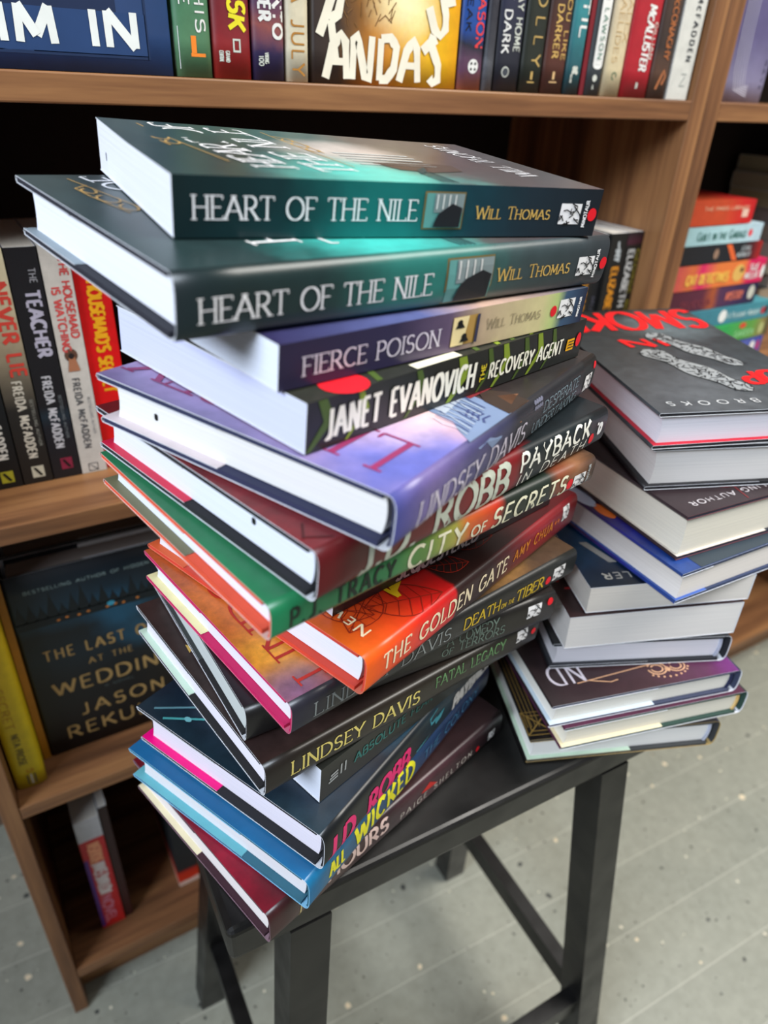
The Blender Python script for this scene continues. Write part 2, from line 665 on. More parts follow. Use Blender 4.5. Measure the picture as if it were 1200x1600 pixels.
for (scale, size, thr, colr, off) in ((17, 0.0046, 0.66, S(222, 206, 176), 0.0), (16, 0.0042, 0.66, S(66, 68, 66), 3.3), (27, 0.0024, 0.7, S(220, 212, 190), 7.7), (30, 0.0024, 0.55, S(78, 78, 74), 11.1), (60, 0.0013, 0.5, S(100, 100, 94), 5.1)):
    vo = k.n('ShaderNodeTexVoronoi', voronoi_dimensions='2D', i_Vector=k.mapping(wv.outputs[0], (1, 1, 1), (off, off, 0)), i_Scale=scale)
    cs = k.n('ShaderNodeSeparateColor', i_0=vo.outputs['Color'])
    siz = k.math('MULTIPLY', cs.outputs[1], size * scale)
    hit = k.math('MULTIPLY', k.math('LESS_THAN', vo.outputs['Distance'], siz), k.math('GREATER_THAN', cs.outputs[0], thr))
    base = k.mix(hit, base, colr)
k.color(base)
k.bump(n2, 0.08, 0.0006)
p = Part()
p.face([(-4, -3, 0), (5, -3, 0), (5, 4, 0), (-4, 4, 0)], k.m)
tag(p.build('floor'), 'grey painted board floor with light and dark paint specks', 'floor', kind='structure')
WALLM = plain(S(118, 96, 80), 0.8, 0.2, 'brown_wall')
p = Part()
p.box((-4, 0.90, 0), (5, 0.98, 3.0), WALLM)
tag(p.build('wall_back'), 'brown wall behind the bookcases', 'wall', kind='structure')


def bookcase(label, x0, x1, tl, tr):
    root = empty('bookcase', Matrix.Translation((x0, 0.561, 0)))
    tag(root, label, 'bookcase', 'walnut bookcases side by side')
    w = x1 - x0
    D = 0.29
    for a, b in ((0, tl), (w - tr, w)):
        p = Part(); p.box((a, 0, 0), (b, D, 1.83), WOOD_Z)
        p.build('side_panel', root, bevel=0.0012)
    for zt, th in ((0.090, .018), (0.406, .017), (0.727, .017), (1.044, .018), (1.37, .018), (1.83, .018)):
        p = Part(); p.box((tl + .0002, 0.0006, zt - th), (w - tr - .0002, D - .006, zt), WOOD_X)
        p.build('shelf', root, bevel=0.0012)
    p = Part(); p.box((tl + .0002, 0.031, 0), (w - tr - .0002, 0.046, 0.0718), WOOD_X)
    p.build('kick_board', root)
    p = Part(); p.box((tl - .004, D - .0055, 0.06), (w - tr + .004, D - .001, 1.82), BACKP)
    p.build('back_panel', root)
    return root


bookcase('walnut bookcase filling the left and middle, behind the two piles of books', -0.083, 0.7168, 0.0165, 0.0215)
bookcase('walnut bookcase at the right edge, holding books lying flat', 0.7175, 1.50, 0.0225, 0.0225)

# ------------------------------------------------------------------ stool
k = NT('black_stained_wood', 0.34, 0.5)
co = k.coord()
n = k.noise(k.mapping(co, (6, 60, 60)), 1.0, 5, 0.6)
k.color(k.ramp(n, [(0.3, S(8, 8, 8)), (0.75, S(20, 19, 19))]))
k.bump(n, 0.10, 0.0005)
k.t.links.new(k.ramp(k.noise(co, 30, 4), [(0.3, (0.30, 0.30, 0.30, 1)), (0.7, (0.46, 0.46, 0.46, 1))]), k.b.inputs['Roughness'])
BLACKW = k.m
SEAT = 0.5712
stool = empty('stool', Matrix.Translation((0.2625, 0.3513, 0)) @ Matrix.Rotation(-0.0286, 4, 'Z'))
tag(stool, 'black wooden stool with splayed square legs carrying two piles of books', 'stool')
p = Part()
SW, SD, ST = 0.4099, 0.2168, 0.034
p.box((-SW / 2, -0.1034, SEAT - ST), (SW / 2, -0.1034 + SD, SEAT), BLACKW)
so = p.build('seat', stool)
md = so.modifiers.new('b', 'BEVEL'); md.width = 0.005; md.segments = 3; md.limit_method = 'ANGLE'
LX, LY, SX, SY, LW = .1461, .0875, .0442, .0563, .0158


def legc(ix, iy, z):
    t = (SEAT - ST - z) / (SEAT - ST)
    return ix * (LX + SX * t), iy * (LY + SY * t)


for ix in (-1, 1):
    for iy in (-1, 1):
        p = Part()
        c0 = legc(ix, iy, SEAT - ST - .0002)
        c1 = legc(ix, iy, 0)
        vs = []
        for (c, z) in ((c1, 0), (c0, SEAT - ST - .0002)):
            vs += [(c[0] + a * LW, c[1] + b * LW, z) for a, b in ((-1, -1), (1, -1), (1, 1), (-1, 1))]
        for q in ((3, 2, 1, 0), (4, 5, 6, 7), (0, 1, 5, 4), (1, 2, 6, 5), (2, 3, 7, 6), (3, 0, 4, 7)):
            p.face([vs[j] for j in q], BLACKW)
        me_o = p.build('leg', stool)


def rung(a, b, z0, z1, hw):
    p = Part()
    d = Vector((b[0] - a[0], b[1] - a[1], 0)).normalized()
    nn = Vector((-d.y, d.x, 0)) * hw
    A = Vector((a[0], a[1], 0)) + d * (LW - .001)
    B = Vector((b[0], b[1], 0)) - d * (LW - .001)
    vs = [A - nn, B - nn, B + nn, A + nn]
    vs = [v + Vector((0, 0, z0)) for v in vs] + [v + Vector((0, 0, z1)) for v in vs]
    for q in ((3, 2, 1, 0), (4, 5, 6, 7), (0, 1, 5, 4), (1, 2, 6, 5), (2, 3, 7, 6), (3, 0, 4, 7)):
        p.face([vs[j] for j in q], BLACKW)
    p.build('stretcher', stool, bevel=0.0008)


for (a, b) in (((-1, -1), (-1, 1)), ((1, -1), (1, 1)), ((-1, -1), (1, -1)), ((-1, 1), (1, 1))):
    rung(legc(*a, .155), legc(*b, .155), .141, .169, .0085)

# ================================================================== the piles on the stool
FRONT = [
    ('hours', 0.0764, 0.2369, 15.5684, 0.0284, 0.247, 0.163, -0.0104, 0.0078, 0.0),
    ('wicked', 0.0999, 0.2288, 25.2421, 0.0285, 0.24, 0.1647, -0.0201, 0.0131, 0.0294),
    ('random', 0.1111, 0.2313, 25.4748, 0.0319, 0.24, 0.1652, -0.0293, 0.0169, 0.0589),
    ('fear', 0.1204, 0.2527, 17.3349, 0.0287, 0.205, 0.135, -0.0407, 0.0174, 0.0918),
    ('fatal', 0.0841, 0.2497, 9.5457, 0.0242, 0.2387, 0.1687, -0.0531, 0.017, 0.1216),
    ('comedy', 0.0822, 0.2698, 2.9442, 0.0258, 0.2422, 0.163, -0.0554, 0.0235, 0.1469),
    ('tiber', 0.0981, 0.2426, 11.3472, 0.0226, 0.2555, 0.1659, -0.0511, 0.0319, 0.1739),
    ('golden', 0.1354, 0.2321, 20.7418, 0.0265, 0.2471, 0.186, -0.0492, 0.039, 0.1976),
    ('seq', 0.1356, 0.2665, 13.3, 0.0497, 0.205, 0.135, -0.0439, 0.0447, 0.2256),
    ('city', 0.0776, 0.2107, 12.5774, 0.0185, 0.2382, 0.1531, -0.0386, 0.0504, 0.2765),
    ('payback', 0.0952, 0.204, 16.9194, 0.0232, 0.2401, 0.167, -0.039, 0.0513, 0.2961),
    ('desperate', 0.1212, 0.1913, 26.6641, 0.0244, 0.2342, 0.1672, -0.0448, 0.0387, 0.3204),
    ('recovery', 0.1047, 0.2307, 16.8947, 0.0225, 0.2195, 0.1389, -0.049, 0.0364, 0.3459),
    ('poison', 0.0985, 0.2414, 12.7954, 0.0194, 0.2112, 0.135, -0.0476, 0.0453, 0.3695),
    ('nile_hc', 0.0627, 0.2477, 9.456, 0.026, 0.2549, 0.1664, -0.048, 0.0548, 0.39),
    ('nile_pb', 0.0771, 0.288, -0.9289, 0.0228, 0.2207, 0.1387, -0.0445, 0.0693, 0.4171)]
RIGHT = [
    ('green', 0.3158, 0.2679, -21.8591, 0.0261, 0.1674, 0.235, 0.0059, -0.0024, 0.0),
    ('cream', 0.3291, 0.2482, -15.0844, 0.0243, 0.1697, 0.235, 0.0097, -0.0045, 0.0272),
    ('ornament', 0.3174, 0.2551, -15.4475, 0.0234, 0.1701, 0.235, 0.0128, -0.0061, 0.0525),
    ('hcwhite', 0.3414, 0.2876, -25.1852, 0.026, 0.1483, 0.235, 0.0185, -0.0053, 0.0769),
    ('redblk', 0.3444, 0.279, -21.4313, 0.0314, 0.1442, 0.208, 0.0219, -0.0056, 0.104),
    ('seller', 0.3569, 0.277, -21.7606, 0.024, 0.1347, 0.208, 0.0252, -0.0057, 0.1364),
    ('blue', 0.394, 0.2328, -3.476, 0.027, 0.16, 0.235, 0.0291, -0.0057, 0.1615),
    ('bestsel', 0.4012, 0.2467, -6.2007, 0.0367, 0.16, 0.235, 0.0332, -0.0043, 0.1895),
    ('black', 0.4007, 0.2871, -23.8535, 0.0346, 0.16, 0.235, 0.0331, -0.0045, 0.2272),
    ('smoke', 0.394, 0.2848, -21.4258, 0.0265, 0.1492, 0.2397, 0.0319, -0.0048, 0.2629)]
POSE = {}
for rows, (XC, YC), right in ((FRONT, (0.17801, 0.31413), False), (RIGHT, (0.41885, 0.41885), True)):
    planes = [(r[7], r[8], SEAT + 0.0012 + r[9]) for r in rows]
    for i, (nm, X0, Y0, a, T, L, W, tx, ty, zb) in enumerate(rows):
        a = radians(a)
        z0 = SEAT + 0.0012 + zb
        A = Vector((X0, Y0, z0 + tx * (X0 - XC) + ty * (Y0 - YC)))
        u = Vector((cos(a), sin(a), tx * cos(a) + ty * sin(a))).normalized()
        nn = Vector((-tx, -ty, 1)).normalized()
        v = nn.cross(u)
        if right:
            M = frame(A + u * L, v, -u, nn)
            LL, WW = W, L
        else:
            M = frame(A, u, v, nn)
            LL, WW = L, W
        up = planes[i + 1] if i + 1 < len(rows) else None
        lo = planes[0] if i == 0 else None

        def warp(p, L_, W_, T_, M=M, up=up, nn=nn, XC=XC, YC=YC, lo=lo, nm=nm):
            x, y, z = p
            f = min(max(z / T_, -.1), 1.1)
            zz = z
            if lo:  # lowest book rests flat on the seat
                P = M @ Vector((x, y, 0))
                zz = z + (1 - f) * ((SEAT + 0.0004) - P.z)
            if up:
                P = M @ Vector((x, y, 0))
                tgt = up[2] + up[0] * (P.x - XC) + up[1] * (P.y - YC) - 0.0007
                Te = (tgt - P.z) / (nn.z - up[0] * nn.x - up[1] * nn.y)
                zz = zz + f * (Te - T_)
            if nm in LIFT:
                q = max(0.0, (y / W_ - .55) / .45)
                h = max(0.0, 1 - x / (L_ * .8))
                if z > T_ * .84:
                    zz += LIFT[nm] * q * q * h
            return (x, y, zz)
        POSE[nm] = (M, LL, WW, T, warp)
LIFT = {'nile_pb': 0.0015, 'smoke': 0.0012}


def stacked(nm, label, group, **kw):
    M, L, W, T, wf = POSE[nm]
    return make_book(label, group, M, L, W, T, warp=wf, **kw)


MK = {'nile_pb': [(.87, .4, .0008, .0022)], 'desperate': [(.80, .46, .0016, .0018)], 'payback': [(.264, .60, .0018, .0018)], 'city': [(.79, .68, .0022, .0006)], 'fatal': [(.82, .62, .0012, .0018)]}
GF = 'books in the tall front pile on the stool'
GR = 'books in the shorter right pile on the stool'


def A_(nm, stops, **kw):
    M, L, W, T, wf = POSE[nm]
    return art(nm + '_%d' % len(bpy.data.materials), L, W, stops, **kw)


TEAL_SP = [(0.0, S(16, 44, 48)), (0.2, S(12, 58, 62)), (0.42, S(10, 92, 92)), (0.6, S(16, 72, 84)), (0.78, S(34, 54, 66)), (1.0, S(30, 38, 48))]
TEAL_SPD = [(0.0, S(36, 48, 50)), (0.25, S(38, 62, 62)), (0.5, S(52, 104, 98)), (0.68, S(70, 86, 88)), (1.0, S(62, 68, 74))]
NILE_CV = [(0.0, S(52, 70, 72)), (0.2, S(40, 70, 70)), (0.35, S(46, 96, 92)), (0.5, S(72, 104, 104)), (0.62, S(96, 92, 90)), (0.8, S(88, 82, 86)), (1.0, S(80, 80, 84))]
NBLOB = [(0.42, 0.10, 0.065, S(70, 196, 186), 0.9), (0.5, 0.55, 0.05, S(210, 196, 190), 0.7), (0.6, 0.3, 0.03, S(66, 52, 48), 0.9), (0.75, 0.45, 0.04, S(74, 62, 62), 0.7), (0.14, 0.3, 0.06, S(32, 46, 48), 0.6)]


def nile_cover(j, cv, L, W, T):
    # title reads across the cover, head at the left end
    def sc(s, t, k=1):
        return cv(s, t, k)
    h = L * .085
    # t is distance from tail: title band near the head
    text(j, 'HEART OF', sc, W * .16, L * (1 - .272), W * .96, h, WHITE, w=.09, thin=.05, serif=.14, gap=.1, t1=L * (1 - .195))
    text(j, 'THE NILE', sc, W * .12, L * (1 - .405), W * .93, h, WHITE, w=.09, thin=.05, serif=.14, gap=.1, t1=L * (1 - .320))
    GO = plain(S(176, 142, 84), .5)
    for q in (0, 1):
        x, dx = ((.15, -.07), (.42, -.04))[q]
        ribbon(j, [(W * .23, L * (1 - x)), (W * .93, L * (1 - x - dx))], .0006, .0006, sc, GO)
        sg = 1 if q == 0 else -1
        for c, r in ((.56, .035), (.66, .045), (.76, .03)):
            pts = [(W * c + W * r * cos(b), L * (1 - x - dx * (c - .23) / .7 + sg * .018) + L * r * .4 * sin(b)) for b in [i * 1.6 * pi / 16 for i in range(17)]]
            ribbon(j, pts, .0009, .0009, sc, GO)
        ribbon(j, [(W * .84, L * (1 - x - dx * .8)), (W * .80, L * (1 - x - dx * .8 + sg * .03)), (W * .70, L * (1 - x - dx * .7 + sg * .034)), (W * .5, L * (1 - x - dx * .5 + sg * .03))], .0006, .0006, sc, GO)
    # pillars and steps of the painting
    for i in range(5):
        s0 = W * (.30 + i * .055)
        poly(j, sc, [(s0, L * .34), (s0 + W * .02, L * .34), (s0 + W * .02, L * .54), (s0, L * .54)], plain(S(176, 178, 176), .5))
    for i in range(4):
        ribbon(j, [(W * .02, L * (.44 - i * .012)), (W * (.16 + .02 * i), L * (.44 - i * .012)), (W * (.24 + .02 * i), L * (.42 - i * .014))], .001, .001, sc, plain(S(30, 60, 66), .5))
    poly(j, sc, [(W * .22, L * .47), (W * .34, L * .50), (W * .40, L * .40), (W * .36, L * .28), (W * .24, L * .30), (W * .19, L * .40)], plain(S(70, 56, 52), .5))
    text(j, 'WILL THOMAS', sc, W * .2, L * .09, W * .9, L * .06, plain(S(196, 196, 200), .5), w=.1, thin=.05, serif=.12, gap=.1)


def nile_spine(j, sp, L, T, q):
    text(j, 'HEART OF THE NILE', sp, L * .034, T * q[0], L * q[1], T * q[2], WHITE, w=.095, thin=.05, serif=.12, gap=.09)
    a, b, c, d = q[3]
    GLD = plain(S(120, 104, 62), .45)
    for (s0, t0, s1, t1) in ((a - .004, b - .03, c + .004, d + .03),):
        quad(j, sp, L * s0, T * t0, L * s1, T * t1, GLD)
    k2 = lambda s, t, k=1: sp(s, t, 2)
    k3 = lambda s, t, k=1: sp(s, t, 3)
    quad(j, k2, L * a, T * b, L * c, T * d, plain(S(92, 150, 146), .45))
    quad(j, k3, L * (a + .02), T * (b + (d - b) * .45), L * c, T * d, plain(S(126, 140, 142), .45))
    k4 = lambda s, t, k=1: sp(s, t, 4)
    for i in range(4):
        x = a + .024 + (c - a) * .16 * i
        quad(j, k4, L * x, T * (b + (d - b) * .55), L * (x + .004), T * (d - .02), plain(S(206, 208, 206), .45), 1)
    k5 = lambda s, t, k=1: sp(s, t, 5)
    poly(j, k5, [(L * (a + .02), T * (b + .02)), (L * (c - .006), T * (b + .02)), (L * (c - .004), T * (b + (d - b) * .6)), (L * (c - .03), T * (b + (d - b) * .72)), (L * (a + .045), T * (b + (d - b) * .55)), (L * (a + .03), T * (b + (d - b) * .4))], plain(S(26, 28, 34), .45))
    text(j, 'Will Thomas', sp, L * q[4][0], T * q[4][1], L * q[4][2], T * q[4][3], GOLD, w=.11, thin=.06, serif=.12, gap=.1)
    emblem(j, sp, L * q[5][0], T * q[5][1], L * q[5][2], T * q[5][3])
    tinytext(j, sp, L * q[6], T * .2, T * .76, h=.0022)
    disc(j, lambda s, t, k=1: sp(s, t, 3), L * q[7][0], T * q[7][1], .0030, .0032, RED)


def d_nile_pb(j, sp, cv, L, W, T):
    nile_spine(j, sp, L, T, (.31, .495, .38, (.513, .18, .606, .83), (.643, .36, .85, .24), (.880, .26, .943, .69), .964, (.978, .47)))
    nile_cover(j, cv, L, W, T)


stacked('nile_pb', 'topmost book of the tall front pile, teal softcover with white capitals and red dot', GF, hard=False,
        spine=A_('nile_pb', TEAL_SP, blobs=[(0.42, 0, 0.05, S(14, 116, 112), .7)], wob=.05, mott=.1), cover=A_('nile_pb', NILE_CV, blobs=NBLOB, wob=.06),
        page=S(232, 234, 242), draw=d_nile_pb, marks=MK['nile_pb'])


def d_nile_hc(j, sp, cv, L, W, T):
    nile_spine(j, sp, L, T, (.27, .48, .36, (.515, .08, .63, .83), (.648, .36, .87, .24), (.897, .27, .952, .64), .966, (.985, .48)))
    nile_cover(j, cv, L, W, T)


stacked('nile_hc', 'second book down in the tall front pile, dark teal hardcover jutting out left', GF,
        spine=A_('nile_hc', TEAL_SPD, blobs=[(0.47, 0, 0.06, S(40, 128, 118), .6)], wob=.05, mott=.12), cover=A_('nile_hc', NILE_CV, blobs=NBLOB, wob=.06),
        page=S(232, 234, 242), board=plain(S(38, 40, 50), .7), flap=plain(S(148, 162, 170), .5), draw=d_nile_hc, ov=.005, flap_w=.42, flap_top=plain(S(44, 48, 58), .5))


def d_poison(j, sp, cv, L, W, T):
    text(j, 'FIERCE POISON', sp, L * .055, T * .24, L * .43, T * .41, plain(S(214, 208, 222), .5), w=.11, thin=.06, serif=.12, gap=.1)
    quad(j, sp, L * .468, T * .14, L * .557, T * .86, plain(S(176, 140, 74), .45))
    k2 = lambda s, t, k=1: sp(s, t, 2)
    k3 = lambda s, t, k=1: sp(s, t, 3)
    poly(j, k2, [(L * .468, T * .14), (L * .51, T * .14), (L * .52, T * .86), (L * .468, T * .86)], plain(S(232, 214, 160), .45))
    for x, y in ((.49, .58), (.51, .22)):
        disc(j, k3, L * x, T * (y + .14), .0018, .0014, BLACKI, 10)
        poly(j, k3, [(L * (x - .014), T * y), (L * (x + .018), T * y), (L * (x + .006), T * (y + .14)), (L * (x - .004), T * (y + .14))], BLACKI)
    quad(j, k3, L * .547, T * .14, L * .557, T * .86, plain(S(50, 52, 80), .45))
    text(j, 'Will Thomas', sp, L * .59, T * .40, L * .80, T * .27, plain(S(150, 138, 110), .5), w=.1, thin=.05, serif=.12, gap=.1)
    disc(j, sp, L * .857, T * .5, .0028, .0030, RED)
    emblem(j, sp, L * .880, T * .26, L * .948, T * .78)
    tinytext(j, sp, L * .978, T * .2, T * .76, h=.002)


stacked('poison', 'third book down in the tall front pile, thin softcover, spine purple to cream', GF, hard=False,
        spine=A_('poison', [(0, S(46, 40, 72)), (.3, S(52, 46, 84)), (.46, S(108, 92, 120)), (.58, S(196, 176, 150)), (.8, S(214, 206, 160)), (.86, S(188, 206, 140)), (.90, S(70, 100, 130)), (1, S(34, 42, 74))], wob=.03, mott=.1),
        cover=A_('poison', [(0, S(60, 56, 96)), (.4, S(104, 112, 160)), (.6, S(206, 176, 160)), (1, S(70, 96, 120))]), page=S(224, 230, 244), draw=d_poison)

LEAF = plain(S(128, 150, 42), .45)
LEAFD = plain(S(70, 92, 34), .45)


def d_recovery(j, sp, cv, L, W, T):
    for i, (x, w_) in enumerate(((.03, .02), (.13, .012), (.30, .014), (.44, .026), (.55, .012), (.61, .018), (.70, .014), (.76, .018), (.83, .012))):
        m = LEAF if i % 2 else LEAFD
        poly(j, lambda s, t, k=1: sp(s, t, 1), [(L * (x - .03), T * .02), (L * (x - .03 + w_ * .6), T * .02), (L * (x + .02 + w_), T * .55), (L * (x + w_ * .9), T * .99), (L * (x - .004), T * .99), (L * (x + .012), T * .55)], m)
    k2 = lambda s, t, k=1: sp(s, t, 2)
    text(j, 'JANET EVANOVICH', k2, L * .048, T * .19, L * .505, T * .58, plain(S(244, 242, 226), .5), w=.17, thin=.13, gap=.20)
    text(j, 'THE', lambda a, b, k=1: sp(L * .545 - b, a, 2), T * .26, 0, T * .66, .0036, plain(S(226, 206, 40), .5), w=.2)
    text(j, 'RECOVERY AGENT', k2, L * .562, T * .27, L * .892, T * .36, plain(S(244, 242, 226), .5), w=.16, thin=.12, gap=.18)
    quad(j, k2, L * .915, T * .28, L * .952, T * .58, plain(S(240, 176, 20), .5))
    for i in range(3):
        ribbon(j, [(L * .92, T * (.36 + i * .08)), (L * .948, T * (.36 + i * .08))], .0006, .0006, lambda s, t, k=1: sp(s, t, 3), BLACKI)
    disc(j, k2, L * .974, T * .5, .0028, .0042, RED)
    # front cover strip: round sticker and leaves
    disc(j, cv, W * .05, L * (1 - .12), .010, .012, RED)
    for i, x in enumerate((.2, .42, .52, .6, .66, .74, .82)):
        poly(j, cv, [(0.001, L * (1 - x)), (W * .18, L * (1 - x - .04)), (W * .30, L * (1 - x + .01)), (W * .18, L * (1 - x - .02)), (0.001, L * (1 - x + .016))], LEAF if i % 2 else LEAFD)
    poly(j, lambda s, t, k=1: cv(s, t, 2), [(.0005, L * .55), (.006, L * .55), (.006, L * .70), (.0005, L * .70)], CREAM)


stacked('recovery', 'fourth book down in the tall front pile, black softcover crossed by green leaves', GF, hard=False,
        spine=A_('recovery', [(0, S(44, 46, 38)), (.5, S(36, 38, 36)), (1, S(40, 44, 42))], mott=.2), cover=A_('recovery', [(0, S(52, 54, 46)), (1, S(44, 50, 46))], mott=.3),
        page=S(206, 210, 240), draw=d_recovery)


def d_desperate(j, sp, cv, L, W, T):
    LG = plain(S(214, 208, 224), .5)
    text(j, 'LINDSEY DAVIS', sp, L * .078, T * .14, L * .54, T * .46, LG, w=.10, thin=.06, serif=.10, gap=.13, slant=.08)
    BL = plain(S(134, 156, 168), .5)
    text(j, 'DESPERATE', sp, L * .635, T * .52, L * .87, T * .26, BL, w=.09, thin=.06, serif=.10, gap=.12)
    text(j, 'UNDERTAKING', sp, L * .585, T * .17, L * .87, T * .24, BL, w=.09, thin=.06, serif=.10, gap=.12)
    emblem(j, sp, L * .925, T * .2, L * .975, T * .62)
    disc(j, sp, L * .985, T * .78, .0022, .0024, RED)
    # cover: big wine capitals and a statue
    WN = plain(S(140, 44, 92), .5)
    text(j, 'LINDSEY', cv, W * .10, L * (1 - .185), W * .96, L * .13, WN, w=.10, thin=.05, serif=.13, gap=.12)
    text(j, 'DAVIS', cv, W * .40, L * (1 - .335), W * .96, L * .10, WN, w=.10, thin=.05, serif=.13, gap=.12)
    ST = plain(S(116, 134, 166), .5)
    ST2 = plain(S(58, 70, 116), .5)
    ST3 = plain(S(168, 178, 192), .5)
    U = lambda v, u: (W * v, L * (1 - u))
    poly(j, cv, [U(.004, .27), U(.06, .30), U(.10, .33), U(.20, .34), U(.26, .40), U(.24, .47), U(.14, .48), U(.004, .46)], ST)
    k2 = lambda s, t, k=1: cv(max(s, .0008), t, 2)
    poly(j, k2, [U(.14, .35), U(.22, .36), U(.27, .41), U(.24, .47), U(.16, .46)], ST3)
    for i in range(12):
        a0 = .285 + .013 * i
        ribbon(j, [U(.03 + .004 * i, a0 + .01), U(.07 + .006 * i, a0 + .022), U(.11 + .005 * i, a0 + .018 + .008 * (i % 3)), U(.15 + .004 * i, a0 + .03)], .0009, .0005, k2, ST2 if i % 2 else ST3)
    for i in range(4):
        ribbon(j, [U(.03 + .02 * i, .37), U(.045 + .02 * i, .385 + .006 * i), U(.04 + .02 * i, .41)], .0011, .0008, k2, ST2)
    poly(j, k2, [U(.004, .45), U(.10, .47), U(.16, .52), U(.08, .56), U(.004, .55)], plain(S(52, 36, 30), .5))
    poly(j, k2, [U(.03, .50), U(.09, .52), U(.05, .57)], plain(S(112, 74, 52), .5))
    poly(j, k2, [U(.14, .46), U(.24, .47), U(.24, .56), U(.13, .55)], plain(S(122, 34, 42), .5))
    poly(j, k2, [U(.16, .62), U(.22, .63), U(.20, .76), U(.15, .72)], plain(S(146, 34, 40), .5))
    for i in range(6):
        ribbon(j, [U(.14 + .006 * i, .56 + .016 * i), U(.20 + .004 * i, .575 + .016 * i)], .0020, .0020, lambda s, t, k=1: cv(s, t, 3), plain(S(220, 178, 136), .5))
    k3 = lambda s, t, k=1: sp(s, t, 1)
    poly(j, k3, [(L * .27, T * .99), (L * .30, T * .80), (L * .33, T * .84), (L * .36, T * .62), (L * .40, T * .70), (L * .46, T * .99)], ST)
    poly(j, k3, [(L * .45, T * .99), (L * .50, T * .7), (L * .56, T * .99)], plain(S(120, 84, 60), .5))
    for i in range(8):
        disc(j, k3, L * (.58 + .012 * (i % 4)), T * (.78 + .12 * (i // 4)), .0016, .0012, plain(S(110, 112, 132), .5), 8)


stacked('desperate', 'fifth book down in the tall front pile, hardcover with a lavender sky and statue', GF,
        spine=A_('desperate', [(0, S(92, 94, 156)), (.12, S(126, 112, 166)), (.28, S(92, 88, 134)), (.42, S(66, 68, 96)), (.5, S(46, 46, 54)), (1, S(40, 42, 42))], wob=.07, mott=.16),
        cover=A_('desperate', [(0, S(148, 134, 172)), (.12, S(176, 150, 190)), (.22, S(160, 146, 196)), (.34, S(206, 176, 190)), (.42, S(150, 130, 150)), (.50, S(60, 48, 48)), (.7, S(46, 42, 42)), (1, S(60, 58, 58))], wob=.08,
                 blobs=[(.12, .1, .06, S(84, 96, 178), .9), (.32, .28, .05, S(240, 206, 200), .8), (.2, .3, .04, S(206, 178, 214), .7)]),
        page=S(228, 226, 224), board=plain(S(44, 48, 78), .7), flap=plain(S(226, 212, 214), .6), draw=d_desperate, marks=MK['desperate'], flap_w=.46, flap_top=plain(S(225, 228, 238), .6), ov=.0055)


def d_payback(j, sp, cv, L, W, T):
    LT = plain(S(206, 214, 200), .4)
    text(j, 'J.D. ROBB', sp, L * .10, T * .12, L * .555, T * .76, LT, w=.19, thin=.13, gap=.14)
    CW = plain(S(242, 242, 232), .5)
    text(j, 'PAYBACK', sp, L * .60, T * .47, L * .91, T * .44, CW, w=.18, thin=.13, gap=.2)
    text(j, 'IN DEATH', sp, L * .598, T * .14, L * .90, T * .26, CW, w=.13, thin=.1, gap=.3, slant=.25)
    disc(j, sp, L * .93, T * .34, .0028, .0034, RED)
    text(j, "'d", sp, L * .948, T * .40, L * .975, T * .34, WHITE, w=.25)
    rnd = random.Random(3)
    CR = plain(S(74, 22, 24), .6)
    for i in range(26):
        a = (W * rnd.uniform(.02, .75), L * rnd.uniform(.55, .97))
        pts = [a]
        for q in range(3):
            pts.append((min(max(pts[-1][0] + rnd.uniform(-.010, .010), .001), W * .97), min(pts[-1][1] + rnd.uniform(-.012, .012), L * .99)))
        ribbon(j, pts, .0006, .0006, cv, CR)
    text(j, 'ROBB', cv, W * .14, L * .60, W * .9, L * .13, LT, w=.23, thin=.18)


stacked('payback', 'sixth book down in the tall front pile, dark red hardcover with pale block capitals', GF,
        spine=A_('payback', [(0, S(104, 28, 32)), (.3, S(122, 34, 38)), (.58, S(136, 32, 38)), (.62, S(36, 44, 48)), (.8, S(34, 46, 50)), (1, S(26, 32, 38))], wob=.012, mott=.12),
        cover=A_('payback', [(0, S(126, 34, 42)), (.4, S(140, 36, 44)), (.6, S(120, 34, 40)), (.66, S(36, 44, 48)), (1, S(30, 40, 46))], wob=.03, mott=.35),
        page=S(226, 230, 242), board=plain(S(34, 34, 38), .8), flap=plain(S(206, 30, 66), .45), draw=d_payback, marks=MK['payback'], flap_w=.46, ov=.0048)


def d_city(j, sp, cv, L, W, T):
    DK = plain(S(28, 44, 36), .5)
    CW = plain(S(236, 234, 206), .5)
    text(j, 'P.J. TRACY', sp, L * .04, T * .22, L * .292, T * .52, DK, w=.16, thin=.12, gap=.28)
    text(j, 'CITY', sp, L * .328, T * .18, L * .50, T * .62, CW, w=.16, thin=.12, gap=.2, slant=.1)
    text(j, 'OF', sp, L * .522, T * .22, L * .572, T * .34, CW, w=.18, thin=.14, gap=.2)
    text(j, 'SECRETS', sp, L * .592, T * .17, L * .875, T * .60, CW, w=.16, thin=.12, gap=.18, slant=.1)
    disc(j, sp, L * .893, T * .40, .0030, .0036, RED)
    emblem(j, sp, L * .908, T * .14, L * .960, T * .62)
    tinytext(j, sp, L * .978, T * .14, T * .8, 'MINOTAUR', GREYT, .0022)


